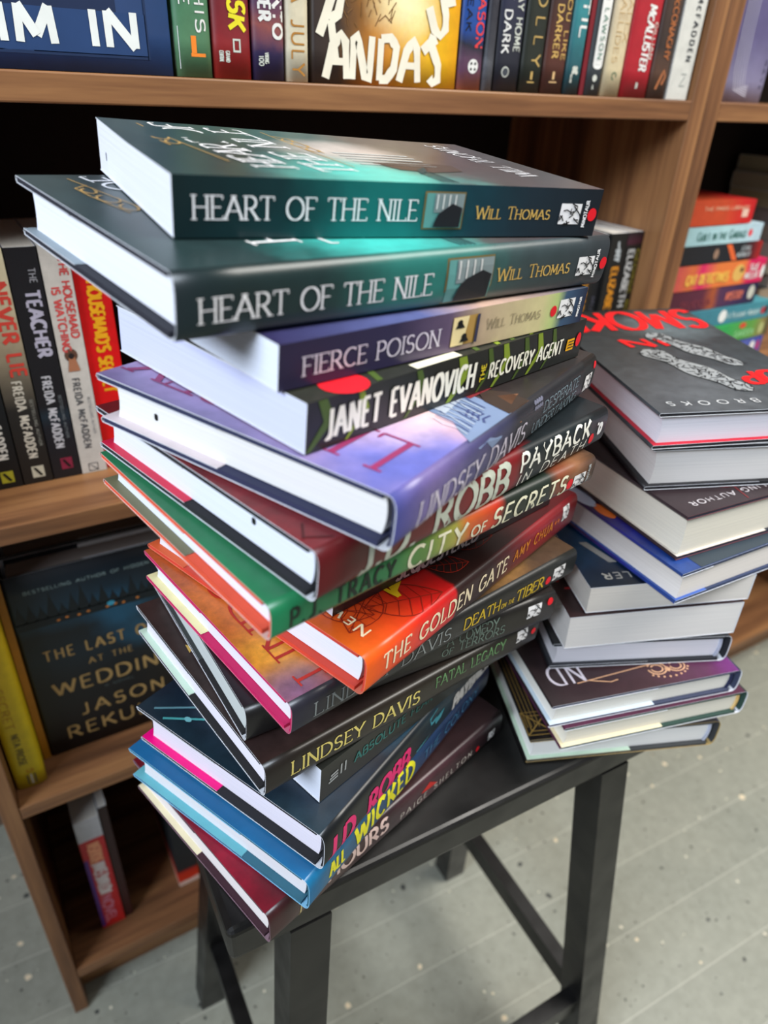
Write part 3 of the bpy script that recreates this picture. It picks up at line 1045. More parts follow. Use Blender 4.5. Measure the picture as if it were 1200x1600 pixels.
CITY = [(0, S(38, 130, 88)), (.28, S(52, 138, 88)), (.38, S(112, 150, 80)), (.47, S(178, 176, 88)), (.52, S(212, 116, 60)), (.60, S(206, 68, 44)), (.63, S(48, 56, 48)), (.80, S(46, 58, 50)), (.84, S(142, 82, 58)), (.92, S(150, 108, 78)), (1, S(56, 50, 44))]
ORB = plain(S(222, 84, 54), .6)
stacked('city', 'seventh book down in the tall front pile, green hardcover with orange lining', GF,
        spine=A_('city', CITY, wob=.035, mott=.12), cover=A_('city', CITY, wob=.05, mott=.15),
        page=S(228, 232, 244), board=ORB, flap=plain(S(112, 112, 84), .5), draw=d_city, marks=MK['city'], flap_w=.56, flap_top=ORB, edge=plain(S(224, 190, 180), .6), ov=.0055)


def d_seq(j, sp, cv, L, W, T):
    text(j, 'SEQUESTERED', sp, L * .235, T * .04, L * .60, T * .20, plain(S(196, 184, 186), .5), w=.2, thin=.16, gap=.12)


stacked('seq', 'eighth book down in the tall front pile, nearly hidden black softcover', GF, hard=False,
        spine=A_('seq', [(0, S(44, 30, 36)), (1, S(38, 30, 34))]), page=S(214, 212, 226), draw=d_seq)


def leafline(j, sf, s0, t0, ln, ang, mat, n=7):
    ca, sa = cos(ang), sin(ang)
    f = lambda a, b: (s0 + ca * a - sa * b, t0 + sa * a + ca * b)
    ribbon(j, [f(0, 0), f(ln, 0)], .0004, .0004, sf, mat)
    for sd in (-1, 1):
        ribbon(j, [f(ln * q / 8, sd * ln * .28 * sin(pi * q / 8)) for q in range(9)], .0005, .0005, sf, mat)
        for i in range(1, n):
            a = ln * i / n
            h = ln * .28 * sin(pi * min(1, i / n + .10))
            ribbon(j, [f(a, 0), f(a + ln * .09, sd * h * .95)], .0003, .0003, sf, mat)


def d_golden(j, sp, cv, L, W, T):
    text(j, 'THE GOLDEN GATE', sp, L * .058, T * .36, L * .585, T * .42, plain(S(246, 230, 196), .5), w=.14, thin=.10, serif=.06, gap=.2)
    text(j, 'AMY CHUA', sp, L * .62, T * .46, L * .845, T * .30, plain(S(214, 130, 36), .5), w=.13, thin=.1, gap=.3)
    text(j, '**', sp, L * .855, T * .5, L * .885, T * .24, plain(S(214, 110, 36), .5), w=.2)
    emblem(j, sp, L * .905, T * .5, L * .945, T * .92)
    DL = plain(S(150, 38, 22), .5)
    k0 = lambda s, t, k=1: cv(min(max(s, .0008), W * .98), min(t, L * .99), 1)
    for (s, t, ln, an) in ((W * .02, L * .70, .050, 1.1), (W * .20, L * .80, .045, 2.0), (W * .10, L * .88, .035, .6), (W * .32, L * .72, .05, 1.3), (W * .4, L * .85, .05, 1.8), (W * .05, L * .55, .03, 1.0)):
        leafline(j, k0, s, t, ln, an, DL)
    DK2 = plain(S(120, 40, 30), .5)
    for (s, t, ln, an) in ((W * .08, L * .40, .045, 1.0), (W * .25, L * .45, .045, 1.6), (W * .15, L * .2, .05, 1.2)):
        leafline(j, k0, s, t, ln, an, DK2)
    k2 = lambda s, t, k=1: cv(s, t, 2)
    YL = plain(S(250, 206, 30), .45)
    for (a, b) in (((.24, .80), (.18, .70)), ((.24, .80), (.10, .79)), ((.10, .79), (.20, .76)), ((.18, .70), (.12, .795))):
        ribbon(j, [(W * a[0], L * a[1]), (W * b[0], L * b[1])], .0026, .0026, k2, YL)
    text(j, 'New York', lambda s, t, k=1: cv(s, t, 2), W * .06, L * (1 - .075), W * .46, L * .03, plain(S(246, 226, 190), .5), w=.14, gap=.3)


GOLDEN = [(0, S(240, 110, 36)), (.1, S(240, 92, 36)), (.2, S(228, 50, 36)), (.335, S(214, 38, 44)), (.345, S(60, 36, 34)), (.5, S(62, 38, 36)), (.58, S(92, 36, 38)), (.75, S(150, 32, 42)), (1, S(120, 28, 36))]
stacked('golden', 'ninth book down in the tall front pile, orange and red hardcover with leaf outlines', GF,
        spine=A_('golden', GOLDEN, wob=.008, mott=.1), cover=A_('golden', [(0, S(222, 110, 40)), (.12, S(234, 90, 40)), (.22, S(218, 50, 36)), (.34, S(200, 36, 38)), (.35, S(58, 36, 32)), (.6, S(60, 38, 36)), (1, S(110, 34, 40))], wob=.012, mott=.12),
        page=S(224, 226, 236), board=plain(S(206, 66, 48), .6), flap=plain(S(214, 92, 48), .6), draw=d_golden, flap_w=.2, edge=plain(S(222, 120, 96), .6), ov=.0052)


def d_tiber(j, sp, cv, L, W, T):
    text(j, 'LINDSEY DAVIS', sp, L * .058, T * .30, L * .475, T * .44, plain(S(150, 158, 160), .5), w=.09, thin=.05, serif=.10, gap=.13)
    YG = plain(S(214, 182, 44), .5)
    text(j, 'DEATH', sp, L * .522, T * .34, L * .66, T * .40, YG, w=.12, thin=.08, gap=.1, serif=.06)
    text(j, 'on the', sp, L * .668, T * .34, L * .722, T * .22, YG, w=.1, thin=.08, gap=.12)
    text(j, 'TIBER', sp, L * .730, T * .28, L * .850, T * .42, YG, w=.12, thin=.08, gap=.1, serif=.06)
    disc(j, sp, L * .872, T * .42, .0030, .0034, RED)
    emblem(j, sp, L * .892, T * .3, L * .945, T * .76)
    RD = plain(S(186, 44, 32), .5)
    text(j, 'LINDSEY', cv, W * .06, L * (1 - .115), W * .94, L * .065, RD, w=.13, thin=.07, serif=.13, gap=.12)


DUSK = [(0, S(190, 104, 54)), (.08, S(176, 96, 62)), (.2, S(120, 80, 74)), (.35, S(84, 74, 80)), (.55, S(58, 52, 50)), (1, S(96, 76, 58))]
stacked('tiber', 'tenth book down in the tall front pile, sunset painted hardcover with magenta binding', GF,
        spine=A_('tiber', [(0, S(52, 50, 60)), (.4, S(48, 48, 50)), (.6, S(44, 44, 42)), (1, S(46, 48, 46))], mott=.18),
        cover=A_('tiber', DUSK, wob=.10, mott=.3, nscale=40, blobs=[(.05, .22, .035, S(250, 170, 50), .85), (.04, .55, .05, S(220, 120, 40), .7), (.03, .06, .03, S(84, 84, 130), .7), (.7, .15, .05, S(150, 110, 60), .7)]),
        page=S(228, 228, 240), board=plain(S(196, 30, 92), .6), flap=plain(S(236, 226, 172), .6), draw=d_tiber, flap_w=.44, edge=plain(S(214, 110, 140), .6), ov=.0052)


def d_comedy(j, sp, cv, L, W, T):
    GG = plain(S(112, 132, 122), .5)
    text(j, 'A COMEDY', sp, L * .585, T * .60, L * .77, T * .28, GG, w=.1, thin=.06, serif=.08, gap=.13)
    text(j, 'of TERRORS', sp, L * .572, T * .30, L * .80, T * .27, GG, w=.1, thin=.06, serif=.08, gap=.13)
    emblem(j, sp, L * .885, T * .46, L * .94, T * .86)
    disc(j, sp, L * .975, T * .78, .0028, .0030, RED)


stacked('comedy', 'sixth book up in the tall front pile, plain charcoal hardcover with greyish pages', GF,
        spine=A_('comedy', [(0, S(34, 32, 32)), (1, S(40, 38, 36))], mott=.2), cover=A_('comedy', [(0, S(40, 36, 40)), (1, S(50, 44, 42))], mott=.3),
        page=S(196, 202, 200), board=plain(S(34, 32, 34), .7), flap=plain(S(52, 56, 56), .6), draw=d_comedy, ov=.003)


def d_fatal(j, sp, cv, L, W, T):
    text(j, 'LINDSEY DAVIS', sp, L * .072, T * .33, L * .49, T * .44, plain(S(222, 206, 116), .45), w=.12, thin=.07, serif=.09, gap=.13)
    text(j, 'FATAL LEGACY', sp, L * .55, T * .52, L * .84, T * .34, plain(S(96, 138, 92), .5), w=.11, thin=.07, serif=.08, gap=.14)
    emblem(j, sp, L * .895, T * .46, L * .945, T * .88)
    disc(j, sp, L * .975, T * .6, .0026, .0028, RED)
    for (a, b) in ((.40, .965), (.52, .95), (.62, .965)):
        poly(j, cv, [(W * a, L * b), (W * (a + .05), L * (b - .004)), (W * (a + .02), L * (b - .02))], GOLD)


stacked('fatal', 'fifth book up in the tall front pile, brown hardcover with gold capitals', GF,
        spine=A_('fatal', [(0, S(44, 38, 34)), (.3, S(52, 44, 36)), (1, S(44, 44, 38))], mott=.2), cover=A_('fatal', [(0, S(66, 50, 48)), (.4, S(52, 44, 42)), (1, S(58, 50, 40))], mott=.35),
        page=S(232, 228, 240), board=plain(S(30, 29, 30), .8), flap=plain(S(200, 224, 202), .6), draw=d_fatal, marks=MK['fatal'], flap_w=.46)


def d_fear(j, sp, cv, L, W, T):
    for i in range(3):
        ribbon(j, [(L * (.034 + .004 * i), T * (.40 + i * .09)), (L * .072, T * (.43 + i * .09))], .0013, .0013, sp, GREYT)
    for x in (.086, .104):
        ribbon(j, [(L * x, T * .42), (L * x, T * .72)], .0013, .0013, sp, GREYT)
    text(j, 'ABSOLUTE FEAR', sp, L * .145, T * .42, L * .53, T * .26, plain(S(52, 116, 112), .5), w=.16, thin=.12, gap=.14)
    text(j, 'LISA JACKSON', sp, L * .60, T * .44, L * .93, T * .24, plain(S(176, 182, 180), .5), w=.12, thin=.08, serif=.05, gap=.16)


stacked('fear', 'fourth book up in the tall front pile, small black softcover with green capitals', GF, hard=False,
        spine=A_('fear', [(0, S(40, 42, 38)), (1, S(34, 38, 38))], mott=.2), page=S(220, 226, 240), draw=d_fear)

PINK = plain(S(228, 34, 116), .45)


def d_random(j, sp, cv, L, W, T):
    text(j, 'J.D. ROBB', sp, L * .022, T * .12, L * .40, T * .60, PINK, w=.2, thin=.15, gap=.14)
    text(j, 'PAYBACK', sp, L * .665, T * .20, L * .92, T * .46, plain(S(206, 206, 206), .5), w=.26, thin=.2, gap=.16)
    TQ = plain(S(60, 140, 158), .45)
    for (a, b, c, d) in ((.52, .60, .56, .92), (.55, .46, .60, .72), (.45, .20, .52, .34)):
        poly(j, sp, [(L * a, T * b), (L * (a + .03), T * (b + .04)), (L * c, T * d), (L * (a - .01), T * (d - .06))], TQ)
    LT = plain(S(120, 190, 196), .45)
    ribbon(j, [(W * .93, L * .975), (W * .80, L * .90), (W * .66, L * .82)], .0012, .0012, cv, plain(S(96, 140, 150), .4))
    ribbon(j, [(W * .86, L * .985), (W * .74, L * .925), (W * .62, L * .86)], .0013, .0013, cv, plain(S(80, 170, 170), .4))
    disc(j, lambda s, t, k=1: cv(s, t, 2), W * .775, L * .945, .0030, .0020, LT, 10)


stacked('random', 'third book up in the tall front pile, black hardcover with hot pink lettering', GF,
        spine=A_('random', [(0, S(30, 32, 34)), (.4, S(28, 34, 40)), (.6, S(26, 56, 70)), (.8, S(30, 30, 44)), (1, S(24, 24, 34))], wob=.1, mott=.2),
        cover=A_('random', [(0, S(40, 60, 72)), (.12, S(30, 46, 62)), (.3, S(34, 38, 50)), (.5, S(30, 84, 108)), (.8, S(34, 34, 48)), (1, S(28, 28, 40))], wob=.1, mott=.3),
        page=S(228, 222, 234), board=plain(S(34, 34, 38), .8), flap=plain(S(240, 4, 128), .4), draw=d_random, flap_w=.46, ov=.0058)


def d_wicked(j, sp, cv, L, W, T):
    YL = plain(S(226, 222, 40), .5)
    text(j, 'ALL', sp, L * .085, T * .36, L * .150, T * .44, YL, w=.18, thin=.14, gap=.2)
    text(j, 'WICKED', sp, L * .20, T * .30, L * .50, T * .60, YL, w=.18, thin=.14, gap=.2)
    text(j, 'THE COLONY', sp, L * .56, T * .36, L * .92, T * .34, plain(S(60, 110, 150), .5), w=.14, thin=.1, gap=.14)


SKYB = plain(S(142, 202, 236), .5)
stacked('wicked', 'second book up in the tall front pile, bright blue hardcover with yellow lettering', GF,
        spine=A_('wicked', [(0, S(34, 120, 160)), (.08, S(34, 108, 146)), (.3, S(36, 84, 120)), (.6, S(34, 68, 110)), (1, S(30, 40, 76))], wob=.06, mott=.2),
        cover=A_('wicked', [(0, S(34, 116, 164)), (.3, S(30, 118, 162)), (1, S(30, 90, 130))], mott=.08),
        page=S(226, 224, 228), board=plain(S(52, 104, 124), .7), flap=plain(S(104, 180, 192), .5), draw=d_wicked, flap_w=.66, edge=SKYB, flap_top=SKYB, ov=.0056)


def d_hours(j, sp, cv, L, W, T):
    text(j, 'HOURS', sp, L * .20, T * .40, L * .435, T * .48, plain(S(222, 196, 190), .5), w=.2, thin=.12, gap=.14)
    text(j, 'PAIGE SHELTON', sp, L * .49, T * .30, L * .835, T * .22, plain(S(196, 188, 180), .5), w=.14, thin=.1, gap=.4)
    disc(j, sp, L * .868, T * .34, .0022, .0030, RED)
    emblem(j, sp, L * .925, T * .28, L * .96, T * .62)
    poly(j, lambda s, t, k=1: sp(s, t, 1), [(L * .58, T * .62), (L * .62, T * .80), (L * .64, T * .66), (L * .66, T * .50), (L * .61, T * .56)], plain(S(200, 50, 44), .5))
    ribbon(j, [(L * .10, T * .05), (L * .104, T * .5), (L * .10, T * .8)], .0012, .0012, sp, plain(S(200, 186, 130), .5))


stacked('hours', 'bottom book of the tall front pile, maroon hardcover lying directly on the stool seat', GF,
        spine=A_('hours', [(0, S(70, 34, 36)), (.2, S(76, 40, 42)), (.45, S(62, 44, 50)), (.6, S(84, 52, 60)), (1, S(30, 24, 28))], wob=.06, mott=.25),
        cover=A_('hours', [(0, S(120, 24, 44)), (.2, S(110, 30, 42)), (.4, S(70, 40, 40)), (1, S(40, 28, 32))], wob=.1, mott=.3, blobs=[(.05, .35, .05, S(166, 20, 50), .8)]),
        page=S(236, 228, 226), board=plain(S(58, 28, 40), .6), flap=plain(S(232, 222, 186), .6), draw=d_hours, flap_w=.5, edge=plain(S(150, 120, 132), .6))

# ------------------------------------------------------------------ right pile
NAVY = plain(S(30, 36, 74), .7)
PALE = plain(S(190, 196, 214), .7)


def d_smoke(j, sp, cv, L, W, T):
    RI = plain(S(222, 26, 30), .45)
    k = lambda s, t, kk=1: cv(s, L - t, 2)   # t measured down from the head here
    # note: text 'up' points to the head
    up = lambda s, t, kk=1: cv(s, t, 2)
    text(j, 'UP', up, W * .12, L * (1 - .285), W * .34, L * .10, RI, w=.2, thin=.16, gap=.1, slant=.1)
    text(j, 'IN', up, W * .49, L * (1 - .635), W * .74, L * .08, RI, w=.22, thin=.16, gap=.18, slant=-.2)
    text(j, 'SMOKE', up, W * .02, L * (1 - .965), W * .93, L * .22, RI, w=.12, thin=.09, gap=.1, slant=.08)
    text(j, 'NICK', up, W * .10, L * (1 - .075), W * .36, L * .028, plain(S(176, 178, 180), .5), w=.2, gap=.5)
    text(j, 'BROOKS', up, W * .44, L * (1 - .075), W * .91, L * .028, plain(S(176, 178, 180), .5), w=.15, gap=.7)
    text(j, 'A NOVEL', up, W * .74, L * (1 - .99), W * .93, L * .02, GREYT, w=.15, gap=.3)
    PL = plain(S(140, 144, 146), .7)
    DKL = plain(S(34, 36, 38), .6)
    rnd = random.Random(11)
    for (s0, t0, s1, t1, wd) in ((W * .50, L * (1 - .70), W * .24, L * (1 - .34), W * .075), (W * .66, L * (1 - .53), W * .40, L * (1 - .13), W * .085)):
        n = 26
        d = Vector((s1 - s0, t1 - t0)); ln = d.length; d.normalize(); nr = Vector((-d.y, d.x))
        prof = lambda q: wd * (0.62 + .38 * cos(pi * (q * 2 - .1)) ** 2) * min(1, (q / .10) ** .5 if q > 0 else 0, ((1 - q) / .13) ** .5 if q < 1 else 0)
        for pad, m, kk in ((.0016, DKL, 1), (0.0, PL, 2)):
            P = [Vector((s0, t0)) + d * ln * i / n + nr * (prof(i / n) + pad) for i in range(n + 1)]
            Q = [Vector((s0, t0)) + d * ln * i / n - nr * (prof(i / n) + pad) for i in range(n + 1)]
            for i in range(n):
                j.face([cv(P[i].x, P[i].y, kk), cv(P[i + 1].x, P[i + 1].y, kk), cv(Q[i + 1].x, Q[i + 1].y, kk), cv(Q[i].x, Q[i].y, kk)], m)
        for i in range(110):
            q = rnd.uniform(.04, .96)
            w_ = prof(q)
            c = Vector((s0, t0)) + d * ln * q
            a = c + nr * w_ * rnd.uniform(-.9, .9)
            b = a + nr * rnd.uniform(-.6, .6) * w_ + d * rnd.uniform(-.006, .006)
            ribbon(j, [tuple(a), tuple(b)], .0007, .0007, lambda s, t, kk=1: cv(s, t, 3), DKL)


SM = [(0, S(84, 88, 92)), (.4, S(74, 80, 84)), (.8, S(62, 66, 68)), (1, S(44, 46, 46))]
stacked('smoke', 'top book of the right pile, grey hardcover with red lettering and two shoe prints', GR,
        spine=A_('smoke', SM), cover=A_('smoke', SM, mott=.28, blobs=[(.8, .3, .06, S(110, 126, 132), .6), (.15, .6, .07, S(100, 104, 108), .5)]),
        page=S(226, 224, 232), board=plain(S(30, 30, 34), .8), flap=plain(S(206, 20, 48), .5), draw=d_smoke, flap_w=.9, flap_top=plain(S(36, 36, 40), .6), ov=.004)
BK = [(0, S(42, 42, 46)), (1, S(50, 48, 50))]
stacked('black', 'second book down in the right pile, thick pages in a black jacket', GR,
        spine=A_('black', BK), page=S(222, 218, 214), board=plain(S(28, 28, 32), .8), flap=plain(S(40, 40, 44), .6), ov=.004)


def d_bestsel(j, sp, cv, L, W, T):
    CW = plain(S(186, 180, 184), .5)
    text(j, 'BESTSELLING AUTHOR', cv, W * .18, L * (1 - .062), W * .905, L * .022, CW, w=.15, gap=.28)
    text(j, '#1 NEW YORK TIMES'.replace('#', ''), cv, W * .05, L * (1 - .03), W * .45, L * .018, CW, w=.15, gap=.2)
    ribbon(j, [(W * .62, L * .99), (W * .60, L * .92), (W * .66, L * .80)], .0005, .0005, cv, plain(S(150, 40, 44), .5))
    disc(j, cv, W * .60, L * .885, .014, .008, plain(S(96, 26, 32), .5))
    disc(j, lambda s, t, k=1: cv(s, t, 2), W * .57, L * .88, .004, .003, plain(S(150, 160, 60), .5))


stacked('bestsel', 'third book down in the right pile, dark brown with small white capitals', GR,
        spine=A_('bestsel', [(0, S(58, 42, 46)), (1, S(60, 44, 46))]), cover=A_('bestsel', [(0, S(62, 48, 52)), (.3, S(56, 42, 46)), (1, S(50, 44, 48))], mott=.2),
        page=S(230, 224, 208), board=plain(S(40, 46, 60), .7), flap=plain(S(214, 206, 196), .6), draw=d_bestsel, ov=.0022, edge=plain(S(120, 70, 78), .6), flap_top=plain(S(60, 50, 60), .6))


def d_blue(j, sp, cv, L, W, T):
    quad(j, lambda s, t, k=1: cv(s, t, 1), .002, L * .935, W * .88, L * .998, plain(S(46, 58, 68), .45))
    disc(j, cv, W * .985 - .006, L * .62, .0055, .012, plain(S(236, 120, 50), .5))
    disc(j, cv, W * .96, L * .50, .007, .02, plain(S(200, 214, 240), .5))
    disc(j, lambda s, t, k=1: cv(s, t, 2), W * .955, L * .36, .0055, .010, plain(S(40, 160, 226), .5))
    for i in range(4):
        ribbon(j, [(W * (.95 - .02 * i), L * (.30 + .02 * i)), (W * (.93 - .02 * i), L * .22), (W * (.955 - .01 * i), L * .12)], .0008, .0008, lambda s, t, k=1: cv(s, t, 2), plain(S(206, 50, 90), .5))


stacked('blue', 'fourth book down in the right pile, blue jacket with corner overhanging the books below', GR,
        spine=A_('blue', [(0, S(44, 62, 130)), (1, S(40, 40, 90))]),
        cover=A_('blue', [(0, S(44, 74, 132)), (.1, S(40, 76, 150)), (.25, S(56, 60, 150)), (.4, S(70, 44, 96)), (.6, S(60, 30, 60)), (.85, S(100, 40, 50)), (1, S(60, 40, 50))], wob=.08, mott=.35),
        back=A_('blue', [(0, S(46, 70, 150)), (.5, S(54, 84, 170)), (1, S(36, 46, 90))], mott=.3),
        page=S(230, 224, 218), board=plain(S(48, 60, 92), .7), flap=plain(S(58, 92, 168), .5), draw=d_blue, ov=.0022, flap_w=.2, edge=plain(S(208, 212, 220), .6))


def d_seller(j, sp, cv, L, W, T):
    CW = plain(S(170, 168, 160), .5)
    text(j, 'BESTSELLER', cv, W * .30, L * (1 - .075), W * .89, L * .034, CW, w=.18, gap=.22)
    k2 = lambda s, t, k=1: cv(s, t, 1)
    for (a, b, c, d) in ((.90, .72, .80, .86), (.80, .60, .72, .86), (.66, .72, .72, .86), (.60, .80, .52, .86)):
        poly(j, k2, [(W * a, L * b), (W * (a - .05), L * b), (W * (c - .05), L * d), (W * c, L * d)], CW)


stacked('seller', 'fifth book down in the right pile, dark teal softcover with big pale letters', GR, hard=False,
        spine=A_('seller', [(0, S(26, 40, 52)), (1, S(30, 44, 50))]), cover=A_('seller', [(0, S(26, 38, 52)), (.1, S(28, 48, 70)), (.3, S(34, 84, 120)), (.6, S(30, 56, 70)), (1, S(30, 40, 44))], mott=.2),
        page=S(220, 214, 206), draw=d_seller)


def d_redblk(j, sp, cv, L, W, T):
    rnd = random.Random(5)
    for i in range(30):
        disc(j, cv, W * rnd.uniform(.03, .97), L * rnd.uniform(.55, .985), rnd.uniform(.001, .004), rnd.uniform(.001, .005), plain(S(176, 40, 44), .5) if i % 3 else plain(S(84, 30, 34), .5), 7)


stacked('redblk', 'sixth book down in the right pile, softcover with red speckled black cover', GR, hard=False,
        spine=A_('redblk', [(0, S(44, 34, 36)), (1, S(40, 32, 34))]), cover=A_('redblk', [(0, S(56, 34, 36)), (1, S(48, 34, 36))], mott=.5), page=S(226, 222, 218), draw=d_redblk)
stacked('hcwhite', 'seventh book down in the right pile, black hardcover with striped navy headband', GR,
        spine=A_('hcwhite', [(0, S(50, 50, 60)), (1, S(60, 60, 70))]), cover=A_('hcwhite', [(0, S(40, 42, 46)), (1, S(36, 38, 42))]),
        page=S(222, 220, 226), board=plain(S(40, 42, 48), .8), flap=plain(S(44, 46, 52), .6), band=(PALE, NAVY), ov=.0036)


def d_ornament(j, sp, cv, L, W, T):
    CP = plain(S(206, 160, 124), .45)
    LV = plain(S(196, 190, 202), .5)
    text(j, 'ND', cv, W * .765, L * (1 - .165), W * .935, L * .085, LV, w=.10, thin=.06, gap=.25, serif=.05)
    ribbon(j, [(W * .82, L * (1 - .075)), (W * .60, L * (1 - .088)), (W * .40, L * (1 - .100)), (W * .2, L * (1 - .11))], .0009, .0009, cv, CP)
    ribbon(j, [(W * .76, L * (1 - .079)), (W * .66, L * (1 - .055)), (W * .62, L * (1 - .06))], .0008, .0008, cv, CP)
    for c in (.30, .40):
        for r in (.008, .005):
            ribbon(j, [(W * c + r * cos(b), L * (1 - .075) + r * .8 * sin(b)) for b in [i * 1.8 * pi / 14 for i in range(15)]], .0009, .0009, cv, CP)
    for i in range(9):
        b = pi + .3 + i * .28
        disc(j, cv, W * .35 + .019 * cos(b), L * (1 - .073) - .010 * sin(b), .0010, .0010, CP, 8)
    poly(j, cv, [(W * .35, L * (1 - .052)), (W * .35 + .003, L * (1 - .065)), (W * .35, L * (1 - .078)), (W * .35 - .003, L * (1 - .065))], CP)


stacked('ornament', 'third book up in the right pile, purple brown cover with copper scroll ornament', GR,
        spine=A_('ornament', [(0, S(40, 42, 80)), (1, S(60, 40, 80))]),
        cover=A_('ornament', [(0, S(124, 62, 130)), (.18, S(98, 52, 84)), (.45, S(74, 48, 54)), (1, S(52, 42, 44))], axis=1, wob=.12, mott=.2),
        page=S(232, 228, 218), board=plain(S(62, 68, 92), .7), flap=plain(S(206, 222, 236), .6), draw=d_ornament, band=(NAVY, NAVY), flap_w=.55, ov=.0036)
stacked('cream', 'second book up in the right pile, purple hardcover with a cream flap', GR,
        spine=A_('cream', [(0, S(44, 56, 56)), (1, S(60, 50, 60))]), cover=A_('cream', [(0, S(92, 48, 72)), (1, S(74, 40, 78))], mott=.25),
        back=A_('cream', [(0, S(60, 50, 48)), (1, S(50, 60, 50))]),
        page=S(232, 226, 210), board=plain(S(48, 74, 66), .7), flap=plain(S(238, 224, 184), .6), band=(plain(S(210, 176, 110), .6), CREAM), flap_w=.55, ov=.0034)


def d_green(j, sp, cv, L, W, T):
    GD = plain(S(150, 120, 62), .45)
    for i in range(4):
        ribbon(j, [(W * (.985 - i * .020), L * .99 - .01), (W * (.985 - i * .020), L * .52)], .0006, .0006, cv, GD)
    for r in (.012, .008):
        c = (W * .925, L * .93)
        ribbon(j, [(c[0] - r, c[1] - r), (c[0] + r, c[1] - r), (c[0] + r, c[1] + r), (c[0] - r, c[1] + r), (c[0] - r, c[1] - r)], .0008, .0008, cv, GD)
        ribbon(j, [(c[0] - r, c[1] - r), (c[0] + r, c[1] + r)], .0008, .0008, cv, GD)
        ribbon(j, [(c[0] + r, c[1] - r), (c[0] - r, c[1] + r)], .0008, .0008, cv, GD)


stacked('green', 'bottom book of the right pile, black cover lined in gold resting on the stool seat', GR,
        spine=A_('green', [(0, S(34, 36, 60)), (1, S(40, 42, 60))]), cover=A_('green', [(0, S(36, 32, 34)), (1, S(40, 34, 34))], mott=.2),
        page=S(228, 226, 222), board=plain(S(60, 62, 64), .7), flap=plain(S(196, 218, 196), .6), draw=d_green, band=(PALE, NAVY), flap_w=.55, edge=plain(S(176, 150, 96), .6), ov=.0038)

# ================================================================== books on the shelves
XV, YV, ZV = Vector((1, 0, 0)), Vector((0, 1, 0)), Vector((0, 0, 1))


def upright(label, group, x0, x1, yf, z0, h, W, stops, texts=(), extra=None, hard=True, page=S(214, 208, 198), cover=None, **kw):
    """stops: colours from the foot (0) to the head (1); texts: (string, z start, z end, t, cap height, colour, opts)"""
    M = frame((x0, yf, z0 + h + .0004), -ZV, YV, XV)
    T = x1 - x0 - .0006
    nm = 'shelf_%d' % len(bpy.data.materials)
    sm = art(nm, h, W, [(1 - p, c) for p, c in reversed(stops)], mott=.12, wob=kw.pop('wob', .02), nscale=30, rough=.5)

    def draw(j, sp, cv, L, W_, T_):
        for (st, za, zb, t, hh, c, o) in texts:
            o = dict(o)
            k = o.pop('k', 1)
            text(j, st, lambda s, u, kk=1: sp(s, u, k), z0 + h - za, T_ * t, z0 + h - zb, T_ * hh, c, **o)
        if extra:
            extra(j, lambda z, t, k=1: sp(z0 + h - z, t, k), L, W_, T_)
    return make_book(label, group, M, h, W, T, hard=hard, spine=sm, cover=cover or sm, page=page, draw=draw, **kw)


def C_(r, g, b):
    return plain(S(r, g, b), .5)


WT = C_(222, 222, 218)
ZU = 1.044
YU = 0.5665
GU = 'books on the top visible shelf'
SANS = dict(w=.17, thin=.13, gap=.16)
BOLD = dict(w=.26, thin=.2, gap=.14)
THIN = dict(w=.12, thin=.07, gap=.18, serif=.08)

# face-out books
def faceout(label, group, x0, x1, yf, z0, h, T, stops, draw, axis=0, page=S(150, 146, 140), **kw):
    M = frame((x0, yf + T, z0 + h + .0004), -ZV, XV, -YV)
    W = x1 - x0
    ctop = art('face_%d' % len(bpy.data.materials), h, W, stops, axis=axis, wob=kw.pop('wob', .04), mott=kw.pop('mott', .12), blobs=kw.pop('blobs', ()), rough=.5)
    side = kw.pop('spine', ctop)

    def dr(j, sp, cv, L, W_, T_):
        draw(j, lambda x, z, k=1: cv(x - x0, z - z0, k))
    return make_book(label, group, M, h, W, T, spine=side, cover=ctop, page=page, draw=dr, **kw)


def d_swim(j, f):
    NV = C_(24, 44, 78)
    for (a, b, c, d, m) in ((.006, 1.054, .148, 1.0775, C_(34, 62, 106)), (.006, 1.0775, .130, 1.27, C_(24, 40, 72))):
        quad(j, f, a, b, c, d, m)
    quad(j, f, .006, 1.0525, .148, 1.0545, NV)
    quad(j, f, .1475, 1.0525, .1490, 1.10, NV)
    k2 = lambda x, z, k=1: f(x, z, 2)
    text(j, 'SWIM IN', k2, .006, 1.0585, .142, .0195, C_(226, 230, 226), w=.24, thin=.16, gap=.16)


faceout('blue book facing outward on the top shelf, with large white capitals in a navy panel', GU, .0, .164, YU, ZU, .235, .03,
        [(0, S(30, 62, 110)), (.8, S(36, 74, 124)), (1, S(40, 72, 120))], d_swim)


